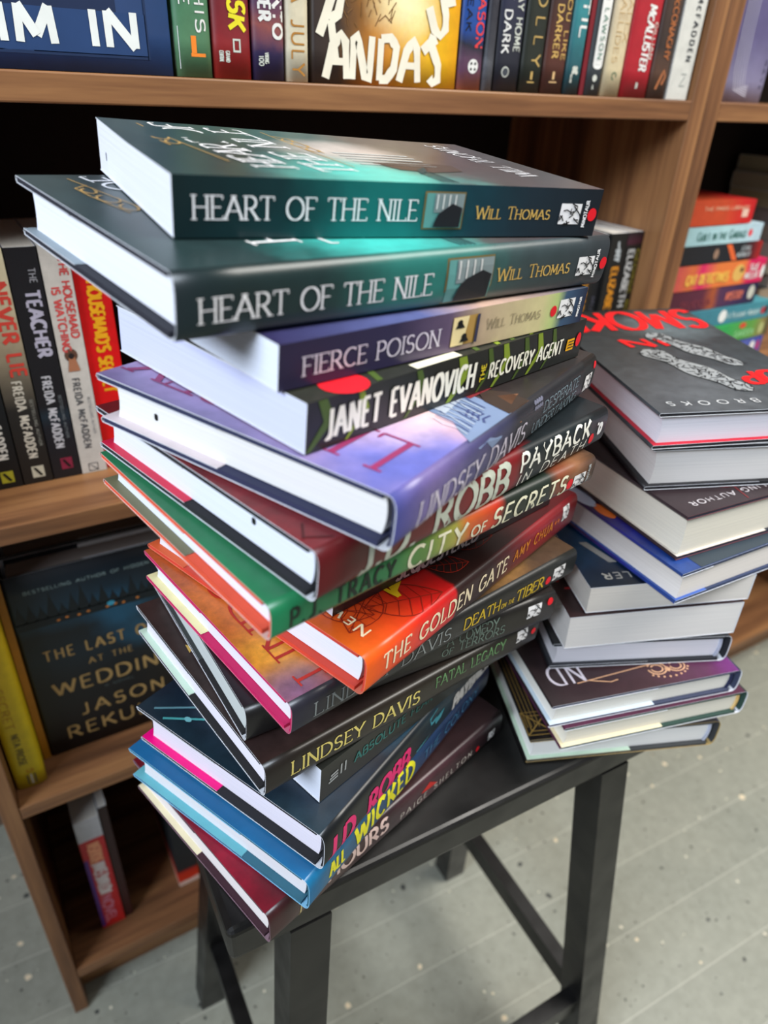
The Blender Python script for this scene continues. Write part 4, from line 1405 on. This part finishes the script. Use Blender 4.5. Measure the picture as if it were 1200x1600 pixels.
def d_july(j, f):
    BR = C_(232, 226, 206)
    def st(pts, w):
        ribbon(j, pts, w, w, lambda a, b, k=1: f(a, b, 2), BR)
    w = .0052
    st([(.2745, 1.0745), (.2795, 1.086), (.2845, 1.098)], w)
    st([(.2795, 1.098), (.288, 1.104), (.2925, 1.098), (.290, 1.088), (.283, 1.084)], w)
    st([(.284, 1.084), (.288, 1.060)], w)
    # A N D A
    st([(.2795, 1.0475), (.2855, 1.068), (.2925, 1.076), (.2965, 1.071), (.2975, 1.0475)], w)
    st([(.284, 1.0585), (.2965, 1.0585)], w * .9)
    st([(.3025, 1.0475), (.3035, 1.073), (.3065, 1.076), (.3135, 1.050), (.3175, 1.0485), (.3195, 1.076)], w)
    st([(.3265, 1.0475), (.3275, 1.075)], w)
    st([(.3275, 1.075), (.336, 1.076), (.3415, 1.070), (.3395, 1.056), (.333, 1.0485), (.3265, 1.048)], w)
    st([(.345, 1.0475), (.351, 1.068), (.357, 1.0755), (.3605, 1.070), (.3625, 1.0475)], w)
    st([(.349, 1.0585), (.361, 1.0585)], w * .9)
    # J U S up the right side
    st([(.372, 1.072), (.3755, 1.080)], w)
    st([(.366, 1.069), (.372, 1.074), (.3785, 1.078)], w)
    st([(.3735, 1.074), (.3815, 1.060), (.382, 1.050), (.377, 1.0475), (.374, 1.051)], w)
    st([(.370, 1.098), (.376, 1.084), (.382, 1.080), (.3865, 1.085), (.386, 1.094), (.3815, 1.108)], w)
    st([(.394, 1.104), (.388, 1.102), (.384, 1.107), (.388, 1.113), (.386, 1.122), (.378, 1.124)], w)
    DT = C_(120, 84, 44)
    rnd = random.Random(2)
    for i in range(40):
        a = (.315 + rnd.uniform(-.018, .022), 1.086 + rnd.uniform(-.006, .03))
        b = (a[0] + rnd.uniform(-.007, .007), a[1] + rnd.uniform(.002, .010))
        ribbon(j, [a, b], .0005, .0005, f, DT)


faceout('sunset coloured book facing outward on the top shelf, lettered in loose white brush strokes', GU, .2692, .4005, YU, ZU, .215, .03,
        [(0, S(60, 48, 44)), (.16, S(70, 54, 44)), (.3, S(150, 104, 44)), (.45, S(206, 150, 52)), (.6, S(232, 190, 60)), (.85, S(232, 186, 30)), (1, S(226, 168, 20))], d_july, axis=1, wob=.10,
        blobs=[(.72, .62, .04, S(250, 240, 190), .9), (.95, .5, .04, S(196, 120, 30), .6)])


def logo_disc(z, t, r, c, c2=None):
    def f(j, sf, L, W, T):
        disc(j, sf, z, T * t, r, r, c, 14)
        if c2:
            for a, b in ((.35, .35), (-.35, .35), (.35, -.35), (-.35, -.35)):
                disc(j, lambda s, u, k=1: sf(s, u, 2), z + a * r, T * t + b * r, r * .22, r * .22, c2, 8)
    return f


def bars(*rects):
    def f(j, sf, L, W, T):
        for (za, zb, ta, tb, c, k) in rects:
            poly(j, lambda s, u, kk=1: sf(s, u, k), [(zb, T * ta), (zb, T * tb), (za, T * tb), (za, T * ta)], c)
    return f


OR = C_(232, 130, 40)
LG_ = C_(196, 200, 190)
upright('green book with white lettering and a small orange mark, beside the blue book facing outward', GU, .1665, .1925, YU, ZU, .215, .15,
        [(0, S(100, 138, 104)), (.2, S(84, 132, 100)), (1, S(70, 120, 96))], [('IS THIS', 1.130, 1.070, .58, .26, WT, SANS), ('HERE', 1.130, 1.085, .18, .26, WT, SANS)],
        bars((1.058, 1.068, .42, .56, OR, 1), (1.056, 1.058, .40, .80, OR, 1), (1.0485, 1.073, .0, .10, WT, 1)))
upright('dark red book with yellow slanting capitals, right of the green book on the top shelf', GU, .193, .2215, YU, ZU, .215, .15,
        [(0, S(170, 50, 40)), (.12, S(140, 40, 48)), (.25, S(120, 36, 46)), (.38, S(40, 34, 40)), (1, S(40, 40, 44))], [('THE MASK', 1.15, 1.074, .42, .42, C_(226, 214, 40), dict(w=.2, thin=.16, gap=.12, slant=.15)),
        ('GRAND', 1.0605, 1.054, .30, .10, LG_, SANS), ('CENTRAL', 1.0605, 1.054, .14, .10, LG_, SANS)], bars((1.060, 1.068, .5, .54, LG_, 1), (1.060, 1.068, .66, .70, LG_, 1), (1.060, 1.0612, .5, .70, LG_, 1), (1.0668, 1.068, .5, .70, LG_, 1)), wob=.05)
upright('purple and orange book with white capitals, left of the cream book, top shelf', GU, .2222, .2472, YU, ZU, .22, .15,
        [(0, S(50, 44, 82)), (.08, S(62, 52, 92)), (.15, S(150, 88, 84)), (.22, S(96, 62, 92)), (.4, S(60, 50, 84)), (1, S(44, 48, 76))], [('INTO', 1.098, 1.070, .62, .30, WT, BOLD), ('EVER', 1.104, 1.080, .20, .34, WT, BOLD),
        ('VIKING', 1.061, 1.0545, .34, .12, LG_, SANS), ('100', 1.0590, 1.0530, .16, .14, LG_, SANS)], wob=.06)
upright('cream book with ochre letters, just left of the brush-lettered sunset book', GU, .2478, .2665, YU, ZU, .215, .15,
        [(0, S(214, 206, 182)), (1, S(206, 196, 170))], [('MIRANDA JULY', 1.162, 1.048, .22, .55, C_(170, 118, 48), dict(w=.12, thin=.1, gap=.22))])
upright('blue and black book with red capitals and a white four-hole button mark', GU, .4022, .4275, YU, ZU, .22, .15,
        [(0, S(176, 110, 80)), (.07, S(120, 84, 110)), (.14, S(44, 44, 60)), (.2, S(34, 80, 150)), (.5, S(34, 96, 180)), (1, S(40, 60, 90))], [('MASON', 1.118, 1.074, .56, .32, C_(214, 60, 60), SANS), ('BLEAK', 1.12, 1.085, .14, .2, BLACKI, SANS)],
        lambda j, sf, L, W, T: (disc(j, sf, 1.061, T * .55, .0052, .0052, WT, 18), [disc(j, lambda s, u, k=1: sf(s, u, 2), 1.061 + a * .002, T * .55 + b * .002, .0010, .0010, BLACKI, 8) for a, b in ((1, 1), (1, -1), (-1, 1), (-1, -1))]), wob=.05)
upright('narrow grey and black mottled book, right of the blue and black book', GU, .428, .4392, YU, ZU, .21, .14,
        [(0, S(120, 122, 128)), (.1, S(84, 86, 92)), (.3, S(52, 52, 62)), (.5, S(110, 110, 120)), (1, S(60, 60, 70))], wob=.2)
upright('navy book with two lines of pale capitals, left of the olive black book', GU, .4398, .4682, YU, ZU, .22, .15,
        [(0, S(36, 38, 48)), (.15, S(44, 46, 60)), (.4, S(50, 54, 84)), (1, S(60, 60, 90))], [('IN THE DARK', 1.146, 1.072, .16, .26, WT, SANS), ('LONG WAY HOME', 1.15, 1.0735, .60, .24, LG_, SANS)],
        lambda j, sf, L, W, T: (disc(j, sf, 1.0585, T * .38, .0040, .0040, LG_, 16), disc(j, lambda s, u, k=1: sf(s, u, 2), 1.0585, T * .38, .0030, .0030, C_(60, 64, 72), 12)))
upright('olive black book with widely spaced gold capitals', GU, .4688, .4935, YU, ZU, .22, .15,
        [(0, S(40, 46, 38)), (1, S(46, 52, 42))], [('HOLLY', 1.134, 1.064, .38, .40, C_(186, 156, 92), dict(w=.13, thin=.1, gap=.5))], bars((1.054, 1.060, .42, .52, C_(186, 156, 92), 1), (1.0515, 1.0525, .3, .62, C_(186, 156, 92), 1)))
upright('brown book with two lines of gold capitals, right of the olive black book', GU, .494, .5205, YU, ZU, .22, .15,
        [(0, S(80, 48, 40)), (.15, S(96, 54, 42)), (.35, S(70, 50, 44)), (.5, S(120, 96, 70)), (1, S(60, 50, 50))], [('DARKER', 1.110, 1.071, .26, .25, C_(206, 170, 96), SANS), ('YOU LIKE', 1.122, 1.070, .66, .2, C_(206, 170, 96), SANS)],
        bars((1.055, 1.061, .40, .50, C_(206, 170, 120), 1), (1.0525, 1.0535, .28, .62, C_(206, 170, 120), 1)))
upright('teal book with a tree mark at its foot', GU, .521, .5405, YU, ZU, .22, .15,
        [(0, S(36, 52, 60)), (.1, S(44, 96, 104)), (.3, S(62, 140, 146)), (1, S(44, 120, 130))], [('TIL', 1.116, 1.088, .42, .42, WT, BOLD), ('WILLIAM', 1.060, 1.0535, .25, .12, LG_, SANS)],
        lambda j, sf, L, W, T: [disc(j, sf, 1.0625 + a * .0018, T * .5 + b * .002, .0018, .0018, LG_, 8) for a, b in ((0, 0), (1.2, .6), (1.2, -.8), (-.6, 1), (-.4, -1))], wob=.08)
upright('very thin crimson book squeezed between the teal book and the white labelled book', GU, .5412, .5468, YU, ZU, .215, .14, [(0, S(120, 24, 40)), (1, S(150, 30, 44))], hard=False)
upright('dark slate book with a long rounded white label', GU, .5474, .5672, YU, ZU, .215, .15,
        [(0, S(66, 72, 76)), (1, S(60, 64, 70))], [('WORLD LAWSON', 1.150, 1.073, .40, .26, C_(70, 120, 100), dict(w=.13, thin=.1, gap=.3, k=3)), ('LAKE', 1.0525, 1.049, .36, .1, LG_, SANS)],
        lambda j, sf, L, W, T: (quad(j, sf, 1.0685, T * .22, 1.24, T * .82, WT, 3), disc(j, sf, 1.0685, T * .52, .0035, T * .30, WT, 14), disc(j, sf, 1.0580, T * .46, .0028, .0028, LG_, 12)))
upright('pale cream book with faded tan capitals and a round mark, left of the crimson book', GU, .5678, .5935, YU, ZU, .225, .15,
        [(0, S(206, 194, 160)), (.5, S(212, 196, 170)), (1, S(206, 196, 180))], [('MICHAELIDES', 1.150, 1.071, .26, .24, C_(190, 160, 112), THIN), ('ALEX', 1.12, 1.088, .62, .24, C_(190, 160, 112), THIN)],
        lambda j, sf, L, W, T: ribbon(j, [(1.0605 + .0028 * cos(b), T * .5 + .0028 * sin(b)) for b in [pi + i * 1.6 * pi / 12 for i in range(13)]], .0011, .0011, sf, C_(96, 110, 84)), page=S(190, 188, 186))
upright('thick crimson book with slanting white capitals', GU, .5942, .6315, YU, ZU, .225, .15,
        [(0, S(172, 36, 50)), (1, S(186, 40, 56))], [('McALLISTER', 1.118, 1.0665, .46, .26, WT, dict(w=.18, thin=.13, gap=.1, slant=.1)), ('GILLIAN', 1.105, 1.076, .76, .12, LG_, SANS), ('AVON', 1.0565, 1.052, .46, .08, LG_, SANS)])
upright('brown book with burnt orange lettering and a flame figure, right of the crimson book', GU, .6322, .6572, YU, ZU, .225, .15,
        [(0, S(80, 58, 52)), (.1, S(96, 70, 56)), (.2, S(64, 52, 48)), (.5, S(90, 66, 52)), (1, S(70, 56, 52))], [('McCONAGHY', 1.130, 1.077, .42, .3, C_(176, 104, 58), dict(w=.14, thin=.1, gap=.1))],
        lambda j, sf, L, W, T: ribbon(j, [(1.052, T * .3), (1.060, T * .45), (1.068, T * .6), (1.063, T * .75), (1.056, T * .6)], .0018, .0018, sf, C_(170, 104, 64)), wob=.1)
upright('white book with black capitals at the right end of the row, touching the bookcase upright', GU, .660, .6905, YU, ZU, .225, .13,
        [(0, S(206, 206, 200)), (1, S(214, 214, 208))], [('FREIDA McFADDEN', 1.172, 1.077, .56, .22, C_(60, 62, 66), dict(w=.2, thin=.15, gap=.42))],
        lambda j, sf, L, W, T: ribbon(j, [(1.066, T * .5), (1.066, T * .76), (1.056, T * .5), (1.056, T * .76)], .0010, .0010, sf, C_(150, 154, 150)), hard=False, page=S(214, 220, 232))


# ---- middle shelf, left
ZM = 0.727
GM = 'softcovers on the middle shelf at the left'
YM = 0.628
LB = dict(w=.2, thin=.16, gap=.22)


def zlogo(z, c):
    def f(j, sf, L, W, T):
        quad(j, sf, z - .0055, T * .34, z + .0055, T * .76, c, 1)
        poly(j, lambda s, u, k=1: sf(s, u, 2), [(z + .004, T * .40), (z + .004, T * .50), (z - .004, T * .70), (z - .004, T * .60)], BLACKI)
    return f


upright('blue softcover at the far left end of the middle shelf', GM, -.040, -.0125, YM, ZM, .2, .13, [(0, S(30, 40, 90)), (1, S(24, 34, 70))], hard=False)
upright('black softcover with a yellow square at its foot, on the middle shelf', GM, -.012, .0125, YM, ZM, .2, .13, [(0, S(22, 24, 26)), (1, S(30, 40, 48))],
        [('FREIDA McFADDEN', .83, .755, .42, .32, WT, LB)], zlogo(.738, C_(170, 166, 46)), hard=False)
upright('softcover fading from cream down to black, with tall red capitals', GM, .013, .0372, YM, ZM, .2, .13, [(0, S(36, 34, 32)), (.35, S(46, 44, 42)), (.48, S(120, 112, 98)), (.7, S(186, 172, 146)), (1, S(226, 216, 184))],
        [('NEVER LIE', .902, .826, .44, .46, C_(206, 66, 54), dict(w=.24, thin=.2, gap=.14)), ('FREIDA McFADDEN', .822, .752, .36, .30, C_(206, 200, 186), LB), ('BESTSELLING AUTHOR', .805, .762, .80, .1, C_(140, 140, 132), SANS)], zlogo(.738, C_(196, 192, 172)), hard=False)
upright('black softcover with large grey capitals and a red square at its foot', GM, .0377, .0612, YM, ZM, .2, .13, [(0, S(28, 28, 34)), (.25, S(30, 34, 44)), (.3, S(34, 52, 64)), (.35, S(28, 28, 34)), (1, S(30, 30, 36))],
        [('THE', .911, .900, .62, .22, C_(150, 150, 156), SANS), ('TEACHER', .894, .840, .38, .44, C_(176, 172, 190), dict(w=.24, thin=.2, gap=.14)), ('FREIDA McFADDEN', .823, .757, .30, .30, C_(190, 190, 196), LB), ('BESTSELLING AUTHOR', .805, .765, .74, .1, C_(110, 116, 120), SANS)], zlogo(.741, C_(130, 34, 60)), hard=False)


def keyhole(j, sf, L, W, T):
    BR_ = C_(96, 66, 52)
    disc(j, sf, .8385, T * .44, .0058, .0052, BR_, 16)
    poly(j, lambda s, u, k=1: sf(s, u, 2), [(.837, T * .34), (.837, T * .56), (.8245, T * .68), (.8245, T * .24)], C_(166, 110, 80))
    disc(j, lambda s, u, k=1: sf(s, u, 3), .838, T * .44, .0026, .0022, C_(40, 32, 32), 12)
    ribbon(j, [(.736, T * .30), (.736, T * .66), (.7275 + .0015, T * .66), (.729, T * .30), (.736, T * .30), (.729, T * .66)], .0006, .0006, sf, C_(60, 60, 62))


upright('white softcover with red capitals above a keyhole picture', GM, .0617, .0838, YM, ZM, .2, .13, [(0, S(196, 192, 186)), (1, S(206, 200, 192))],
        [('THE HOUSEMAID', .918, .853, .60, .28, C_(196, 70, 68), dict(w=.22, thin=.18, gap=.12)), ('IS WATCHING', .895, .842, .20, .28, C_(200, 76, 74), dict(w=.22, thin=.18, gap=.12)), ('FREIDA McFADDEN', .818, .752, .30, .26, C_(84, 84, 86), LB), ('BESTSELLING AUTHOR', .80, .765, .74, .1, C_(150, 150, 150), SANS)], keyhole, hard=False, page=S(226, 222, 214))
upright('bright red softcover with yellow capitals, partly hidden behind the tall pile', GM, .0843, .112, YM + .004, ZM, .2, .13, [(0, S(206, 16, 22)), (.5, S(214, 18, 22)), (1, S(196, 16, 22))],
        [("THE HOUSEMAID'S SECRET", .918, .800, .34, .38, C_(226, 160, 24), dict(w=.22, thin=.18, gap=.12))], hard=False)
# ---- middle shelf, right end
G4 = 'dark softcovers at the right end of the middle shelf'
upright('black softcover with an amber band, leftmost of the dark softcovers by the upright', G4, .600, .6275, .586, ZM, .185, .12, [(0, S(30, 28, 26)), (1, S(34, 32, 32))],
        [('GEORGE', .866, .826, .34, .4, C_(176, 120, 34), BOLD)], hard=False)
upright('slim navy black softcover between the amber lettered black ones', G4, .628, .6425, .588, ZM, .185, .12, [(0, S(26, 26, 34)), (1, S(28, 28, 32))],
        [('MURDER', .845, .80, .3, .4, C_(70, 70, 84), SANS)], hard=False)
upright('black softcover with amber capitals below a white emblem, by the bookcase upright', G4, .643, .6685, .584, ZM, .187, .12, [(0, S(30, 28, 26)), (1, S(34, 34, 32))],
        [('ELIZABETH', .877, .812, .36, .40, C_(196, 128, 30), BOLD), ('MY', .895, .8835, .38, .34, GREYT, BOLD)], lambda j, sf, L, W, T: ribbon(j, [(.905, T * .5), (.900, T * .52), (.897, T * .6), (.8945, T * .4)], .003, .0022, sf, GREYT), hard=False)
upright('black softcover with white capitals and an olive strip, rightmost by the upright', G4, .669, .6935, .584, ZM, .187, .12, [(0, S(32, 32, 30)), (.92, S(34, 34, 34)), (.94, S(84, 40, 58)), (1, S(44, 40, 44))],
        [('ELIZABETH', .895, .83, .20, .40, C_(186, 186, 184), BOLD), ('GEORGE BELL', .895, .81, .72, .22, C_(140, 128, 48), BOLD)], hard=False)

# ---- lower shelf
ZL = 0.406
GL = 'books on the lower left shelf'


def nita(j, sf, L, W, T):
    for i in range(3):
        quad(j, sf, .410, T * (.40 + .12 * i), .424, T * (.46 + .12 * i), C_(90, 84, 60) if i != 1 else C_(200, 200, 190), 1)
    ribbon(j, [(.430 + .002 * cos(b), T * .56 + .003 * sin(b)) for b in [i * pi / 6 for i in range(12)]], .0008, .0008, sf, C_(190, 110, 20))


upright('wide yellow spine standing at the left end of the lower shelf', GL, -.0645, -.0352, .586, ZL, .235, .155,
        [(0, S(206, 188, 20)), (.4, S(214, 190, 14)), (1, S(206, 176, 16))], [("SECRET", .545, .492, .26, .26, C_(184, 140, 18), SANS), ('NITA PROSE', .484, .440, .32, .22, C_(100, 90, 40), SANS)], nita)
upright('narrow yellow book seen between the yellow spine and the dark book facing outward', GL, -.0348, -.0272, .614, ZL, .24, .12, [(0, S(170, 120, 20)), (1, S(186, 132, 20))], hard=False)


def d_wed(j, f):
    GD = C_(164, 134, 84)
    k2 = lambda x, z, k=1: f(x, z, 2)
    TR = C_(22, 30, 34)
    rnd = random.Random(9)
    for i in range(17):
        x = -.020 + i * .0095
        h_ = rnd.uniform(.012, .03) if i not in (9, 10) else .012
        b = .588
        pts = [(x - .006, b)] + [(x - .006 + .0012 * q, b + h_ * (q / 5)) for q in range(1, 5)] + [(x, b + h_ + .003)] + [(x + .006 - .0012 * q, b + h_ * (q / 5)) for q in range(4, 0, -1)] + [(x + .006, b)]
        poly(j, f, pts, TR)
    quad(j, f, -.0255, .580, .133, .589, TR, 2)
    for i, x in enumerate((.012, .020, .031, .040, .058, .066, .074, .088)):
        disc(j, k2, x, .583 + .001 * (i % 2), .0018, .0012, C_(196, 120, 50), 8)
    disc(j, k2, .062, .586, .004, .003, C_(60, 150, 176), 10)
    text(j, 'bestselling author of hidden', k2, -.012, .6215, .104, .0045, C_(130, 150, 150), w=.13, gap=.16)
    text(j, 'THE LAST ONE', k2, -.0095, .536, .112, .0125, GD, w=.16, thin=.12, gap=.3)
    text(j, 'AT THE', k2, .030, .5175, .074, .0075, GD, w=.14, thin=.1, gap=.3)
    text(j, 'WEDDING', k2, -.0085, .488, .118, .0165, GD, w=.17, thin=.13, gap=.22)
    text(j, 'A NOVEL', k2, .040, .480, .070, .003, C_(90, 100, 100), w=.13, gap=.3)
    text(j, 'JASON', k2, .0115, .4515, .100, .0155, GD, w=.15, thin=.12, gap=.3)
    text(j, 'REKULAK', k2, -.006, .4235, .120, .0165, GD, w=.15, thin=.12, gap=.22)


for q, (lb, dz) in enumerate((('dark book facing outward with a lakeside forest picture and tan capitals', 0), ('dark book directly behind the forest cover one, only its top edge showing', 1), ('dark book at the back of the lower shelf, rearmost of three facing outward', 2))):
    faceout(lb, GL, -.0265 + .002 * q, .1365 + .002 * q, .614 + .034 * q, ZL, .2385 + .002 * q, .0330,
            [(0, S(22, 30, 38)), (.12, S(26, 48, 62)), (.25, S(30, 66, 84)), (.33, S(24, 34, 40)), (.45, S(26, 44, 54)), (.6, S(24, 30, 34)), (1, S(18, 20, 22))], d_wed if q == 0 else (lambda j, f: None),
            page=S(150, 140, 134), blobs=[(.3, .6, .04, S(34, 90, 120), .7), (.42, .7, .03, S(30, 80, 106), .7)] if q == 0 else ())

# ---- bottom shelf
ZB = 0.090
GB = 'books on the bottom shelf'


upright('red and violet softcover with pale grey upper half, standing on the bottom shelf', GB, -.0265, .0018, .598, ZB, .215, .13,
        [(0, S(206, 44, 40)), (.15, S(196, 38, 44)), (.81, S(190, 46, 50)), (.833, S(186, 44, 50)), (.836, S(186, 184, 186)), (1, S(190, 188, 190))],
        [('MYSTERIOUS', .262, .226, .28, .48, C_(226, 150, 110), dict(w=.2, thin=.16, gap=.1)), ('JAMES SWALLOW', .224, .160, .28, .5, C_(214, 200, 196), dict(w=.2, thin=.16, gap=.1)), ('NOVEL', .155, .100, .26, .42, C_(206, 120, 140), dict(w=.22, thin=.18, gap=.1))],
        bars((.095, .235, .0, .16, C_(84, 40, 120), 1)), hard=False, wob=.004)
upright('thin dark red book pressed against the red and violet softcover', GB, .0022, .0125, .600, ZB, .225, .14, [(0, S(70, 24, 26)), (1, S(54, 32, 32))], hard=False)
upright('dark softcover with orange band and white foot, bottom shelf beside the stool leg', GB, .076, .104, .605, ZB, .215, .13,
        [(0, S(226, 196, 180)), (.035, S(226, 200, 186)), (.05, S(214, 66, 30)), (.13, S(190, 50, 30)), (.16, S(40, 44, 48)), (1, S(34, 38, 42))], hard=False)

# ---- right bookcase, flat books
GS = 'softcovers lying flat in the right bookcase'
YS = 0.592


def flat(label, x1, z0, z1, L, stops, texts=(), extra=None, rot=0.0, hard=False, yf=YS, W=.107, group=GS):
    T = z1 - z0 - .0006
    L = x1 - .7490
    c, s = cos(radians(rot)), sin(radians(rot))
    X = Vector((c, s, 0))
    Y = Vector((-s, c, 0))
    O = Vector((x1, yf, z0 + .0003)) - X * L
    M = frame(O, X, Y, ZV)
    m = art('flat_%d' % len(bpy.data.materials), L, W, stops, wob=.03, mott=.12, rough=.5)

    def draw(j, sp, cv, L_, W_, T_):
        for (st, a, b, t, h, cc, o) in texts:
            text(j, st, lambda q, r, k=1: sp(q, r, 2), L_ - (x1 - max(a, x1 - L + .004)), T_ * t, L_ - (x1 - b), T_ * h, cc, **o)
        if extra:
            extra(j, lambda xw, t, k=1: sp(L_ - (x1 - xw), t, k), T_)
    return make_book(label, group, M, L, W, T, hard=hard, spine=m, page=S(190, 180, 160), draw=draw)


flat('blue book at the bottom of the flat stack in the right bookcase', 1.006, .7275, .7545, .2, [(0, S(90, 110, 170)), (.85, S(96, 110, 180)), (1, S(70, 80, 160))], extra=lambda j, f, T: (disc(j, f, .985, T * .5, .006, T * .3, WT, 10), disc(j, f, .998, T * .5, .003, T * .3, C_(196, 60, 90), 8)))
flat('green book second from the bottom of the flat stack in the right bookcase', 1.010, .755, .7815, .2, [(0, S(120, 50, 50)), (.2, S(60, 150, 90)), (.6, S(62, 170, 96)), (.85, S(110, 160, 80)), (.93, S(150, 140, 90)), (1, S(60, 60, 50))],
     extra=lambda j, f, T: (disc(j, f, .945, T * .8, .008, T * .16, C_(206, 70, 50), 10), disc(j, f, .992, T * .45, .006, T * .34, C_(176, 180, 120), 10), text(j, 'GARDEN', f, .93, T * .2, .975, T * .3, C_(150, 210, 150), w=.15)), rot=2)
flat('teal book with a white cat shape on its spine, in the flat stack', 1.000, .782, .8065, .2, [(0, S(70, 120, 136)), (.6, S(76, 140, 154)), (1, S(80, 146, 156))], [('A Pleasant Murder', .905, .975, .30, .34, C_(190, 214, 214), dict(w=.12, thin=.09, gap=.2))],
     extra=lambda j, f, T: (disc(j, f, .893, T * .5, .0085, T * .36, WT, 12), disc(j, f, .985, T * .45, .006, T * .22, C_(176, 60, 70), 10), disc(j, lambda a, b, k=1: f(a, b, 2), .992, T * .5, .004, T * .26, C_(40, 44, 50), 8)), rot=1)
flat('dark purple book with orange patches, between the teal and the pink books', .955, .807, .8345, .2, [(0, S(90, 44, 60)), (.45, S(104, 50, 70)), (.55, S(176, 96, 56)), (.62, S(96, 60, 90)), (.8, S(70, 50, 90)), (1, S(44, 44, 76))], [('DELICIOUS', .80, .86, .2, .3, C_(130, 60, 70), SANS), ('MYSTERY', .89, .925, .3, .4, C_(206, 110, 90), SANS)],
     extra=lambda j, f, T: disc(j, f, .943, T * .55, .007, T * .36, C_(190, 190, 176), 12))
flat('orange and pink book with a round yellow dog shape on its spine', .958, .835, .8665, .2, [(0, S(200, 60, 110)), (.3, S(214, 120, 70)), (.38, S(216, 40, 110)), (.52, S(222, 130, 70)), (.78, S(226, 130, 70)), (.84, S(214, 40, 100)), (1, S(206, 36, 96))], [('CAT DETECTIVES', .80, .882, .24, .36, C_(232, 180, 80), BOLD), ('SUE', .925, .943, .55, .26, WT, SANS), ('MILLER', .918, .945, .2, .26, WT, SANS)],
     extra=lambda j, f, T: (disc(j, f, .903, T * .5, .012, T * .36, C_(214, 170, 90), 14), disc(j, lambda a, b, k=1: f(a, b, 2), .908, T * .62, .004, T * .1, C_(90, 60, 40), 8), disc(j, f, .966 - .012, T * .45, .004, T * .3, WT, 8)))
flat('black book crossed by one orange stripe, lying above the orange and pink one', .936, .867, .8895, .2, [(0, S(44, 42, 46)), (.8, S(40, 42, 48)), (.9, S(96, 34, 40)), (1, S(176, 40, 36))], [('JENN', .893, .912, .55, .26, GREYT, SANS), ('McKINLAY', .888, .915, .2, .26, GREYT, SANS)],
     extra=lambda j, f, T: (poly(j, f, [(.862, T * .98), (.872, T * .98), (.890, T * .03), (.880, T * .03)], C_(222, 100, 50)), disc(j, f, .845, T * .5, .005, T * .3, C_(150, 120, 100), 8)))
flat('light blue book with green script and red dot, lying in the flat stack', .926, .890, .9125, .2, [(0, S(160, 196, 204)), (.6, S(180, 210, 214)), (1, S(186, 206, 216))], [('Guilt in the Garage', .800, .895, .28, .44, C_(60, 110, 100), dict(w=.14, thin=.09, gap=.1))],
     extra=lambda j, f, T: disc(j, f, .903, T * .5, .0038, T * .22, RED, 10))
flat('orange red book on top of the flat stack in the right bookcase', .897, .913, .9415, .2, [(0, S(196, 84, 50)), (.6, S(200, 86, 50)), (.85, S(206, 50, 44)), (1, S(196, 34, 40))], [('THE PARIS LIBRARY', .80, .885, .62, .14, C_(232, 196, 160), SANS)],
     extra=lambda j, f, T: quad(j, f, .874, T * .28, .886, T * .62, C_(226, 190, 170), 1))
# books with their page edges outward
GP = 'books with pages outward at the back right of the right bookcase'
n_ = 10
hz = (.971 - .7275) / n_
ordn = ['lowest', 'second lowest', 'third lowest', 'fourth lowest', 'fifth lowest', 'fifth from the top', 'fourth from the top', 'third from the top', 'second from the top', 'topmost']
for i in range(n_):
    z0 = .7275 + i * hz
    off = random.Random(i).uniform(-.010, .014) + (n_ - i) * .001
    X, Y = -XV, -YV
    M = frame((1.17 + off + .2, .72 + .107, z0 + .0003), X, Y, ZV)
    make_book(ordn[i] + ' of the grey books with pages outward, right of the flat stack', GP, M, .2, .107, hz - .0006, hard=False, spine=C_(30, 26, 24), page=S(168 + (i * 37) % 22, 152 + (i * 37) % 20, 138 + (i * 29) % 20))


def d_lav(j, f):
    WV = C_(196, 196, 214)
    for i in range(5):
        ribbon(j, [(.795 + .0045 * i, 1.16), (.797 + .0045 * i, 1.11), (.800 + .0045 * i, 1.075), (.806 + .004 * i, 1.056 + .001 * i), (.83, 1.050 + .0025 * i)], .0008, .0008, f, WV)
    text(j, 'DAVE', lambda a, b, k=1: f(.8535 - b * 0 + b, 1.086 - a, 2), 0, -.0035, .028, .0030, C_(44, 44, 70), w=.2, gap=.4)


faceout('lavender grey book facing outward on the upper shelf of the right bookcase', 'books facing outward in the right bookcase', .746, .858, .600, ZU, .21, .03,
        [(0, S(96, 90, 130)), (.7, S(104, 98, 138)), (1, S(150, 148, 176))], d_lav)
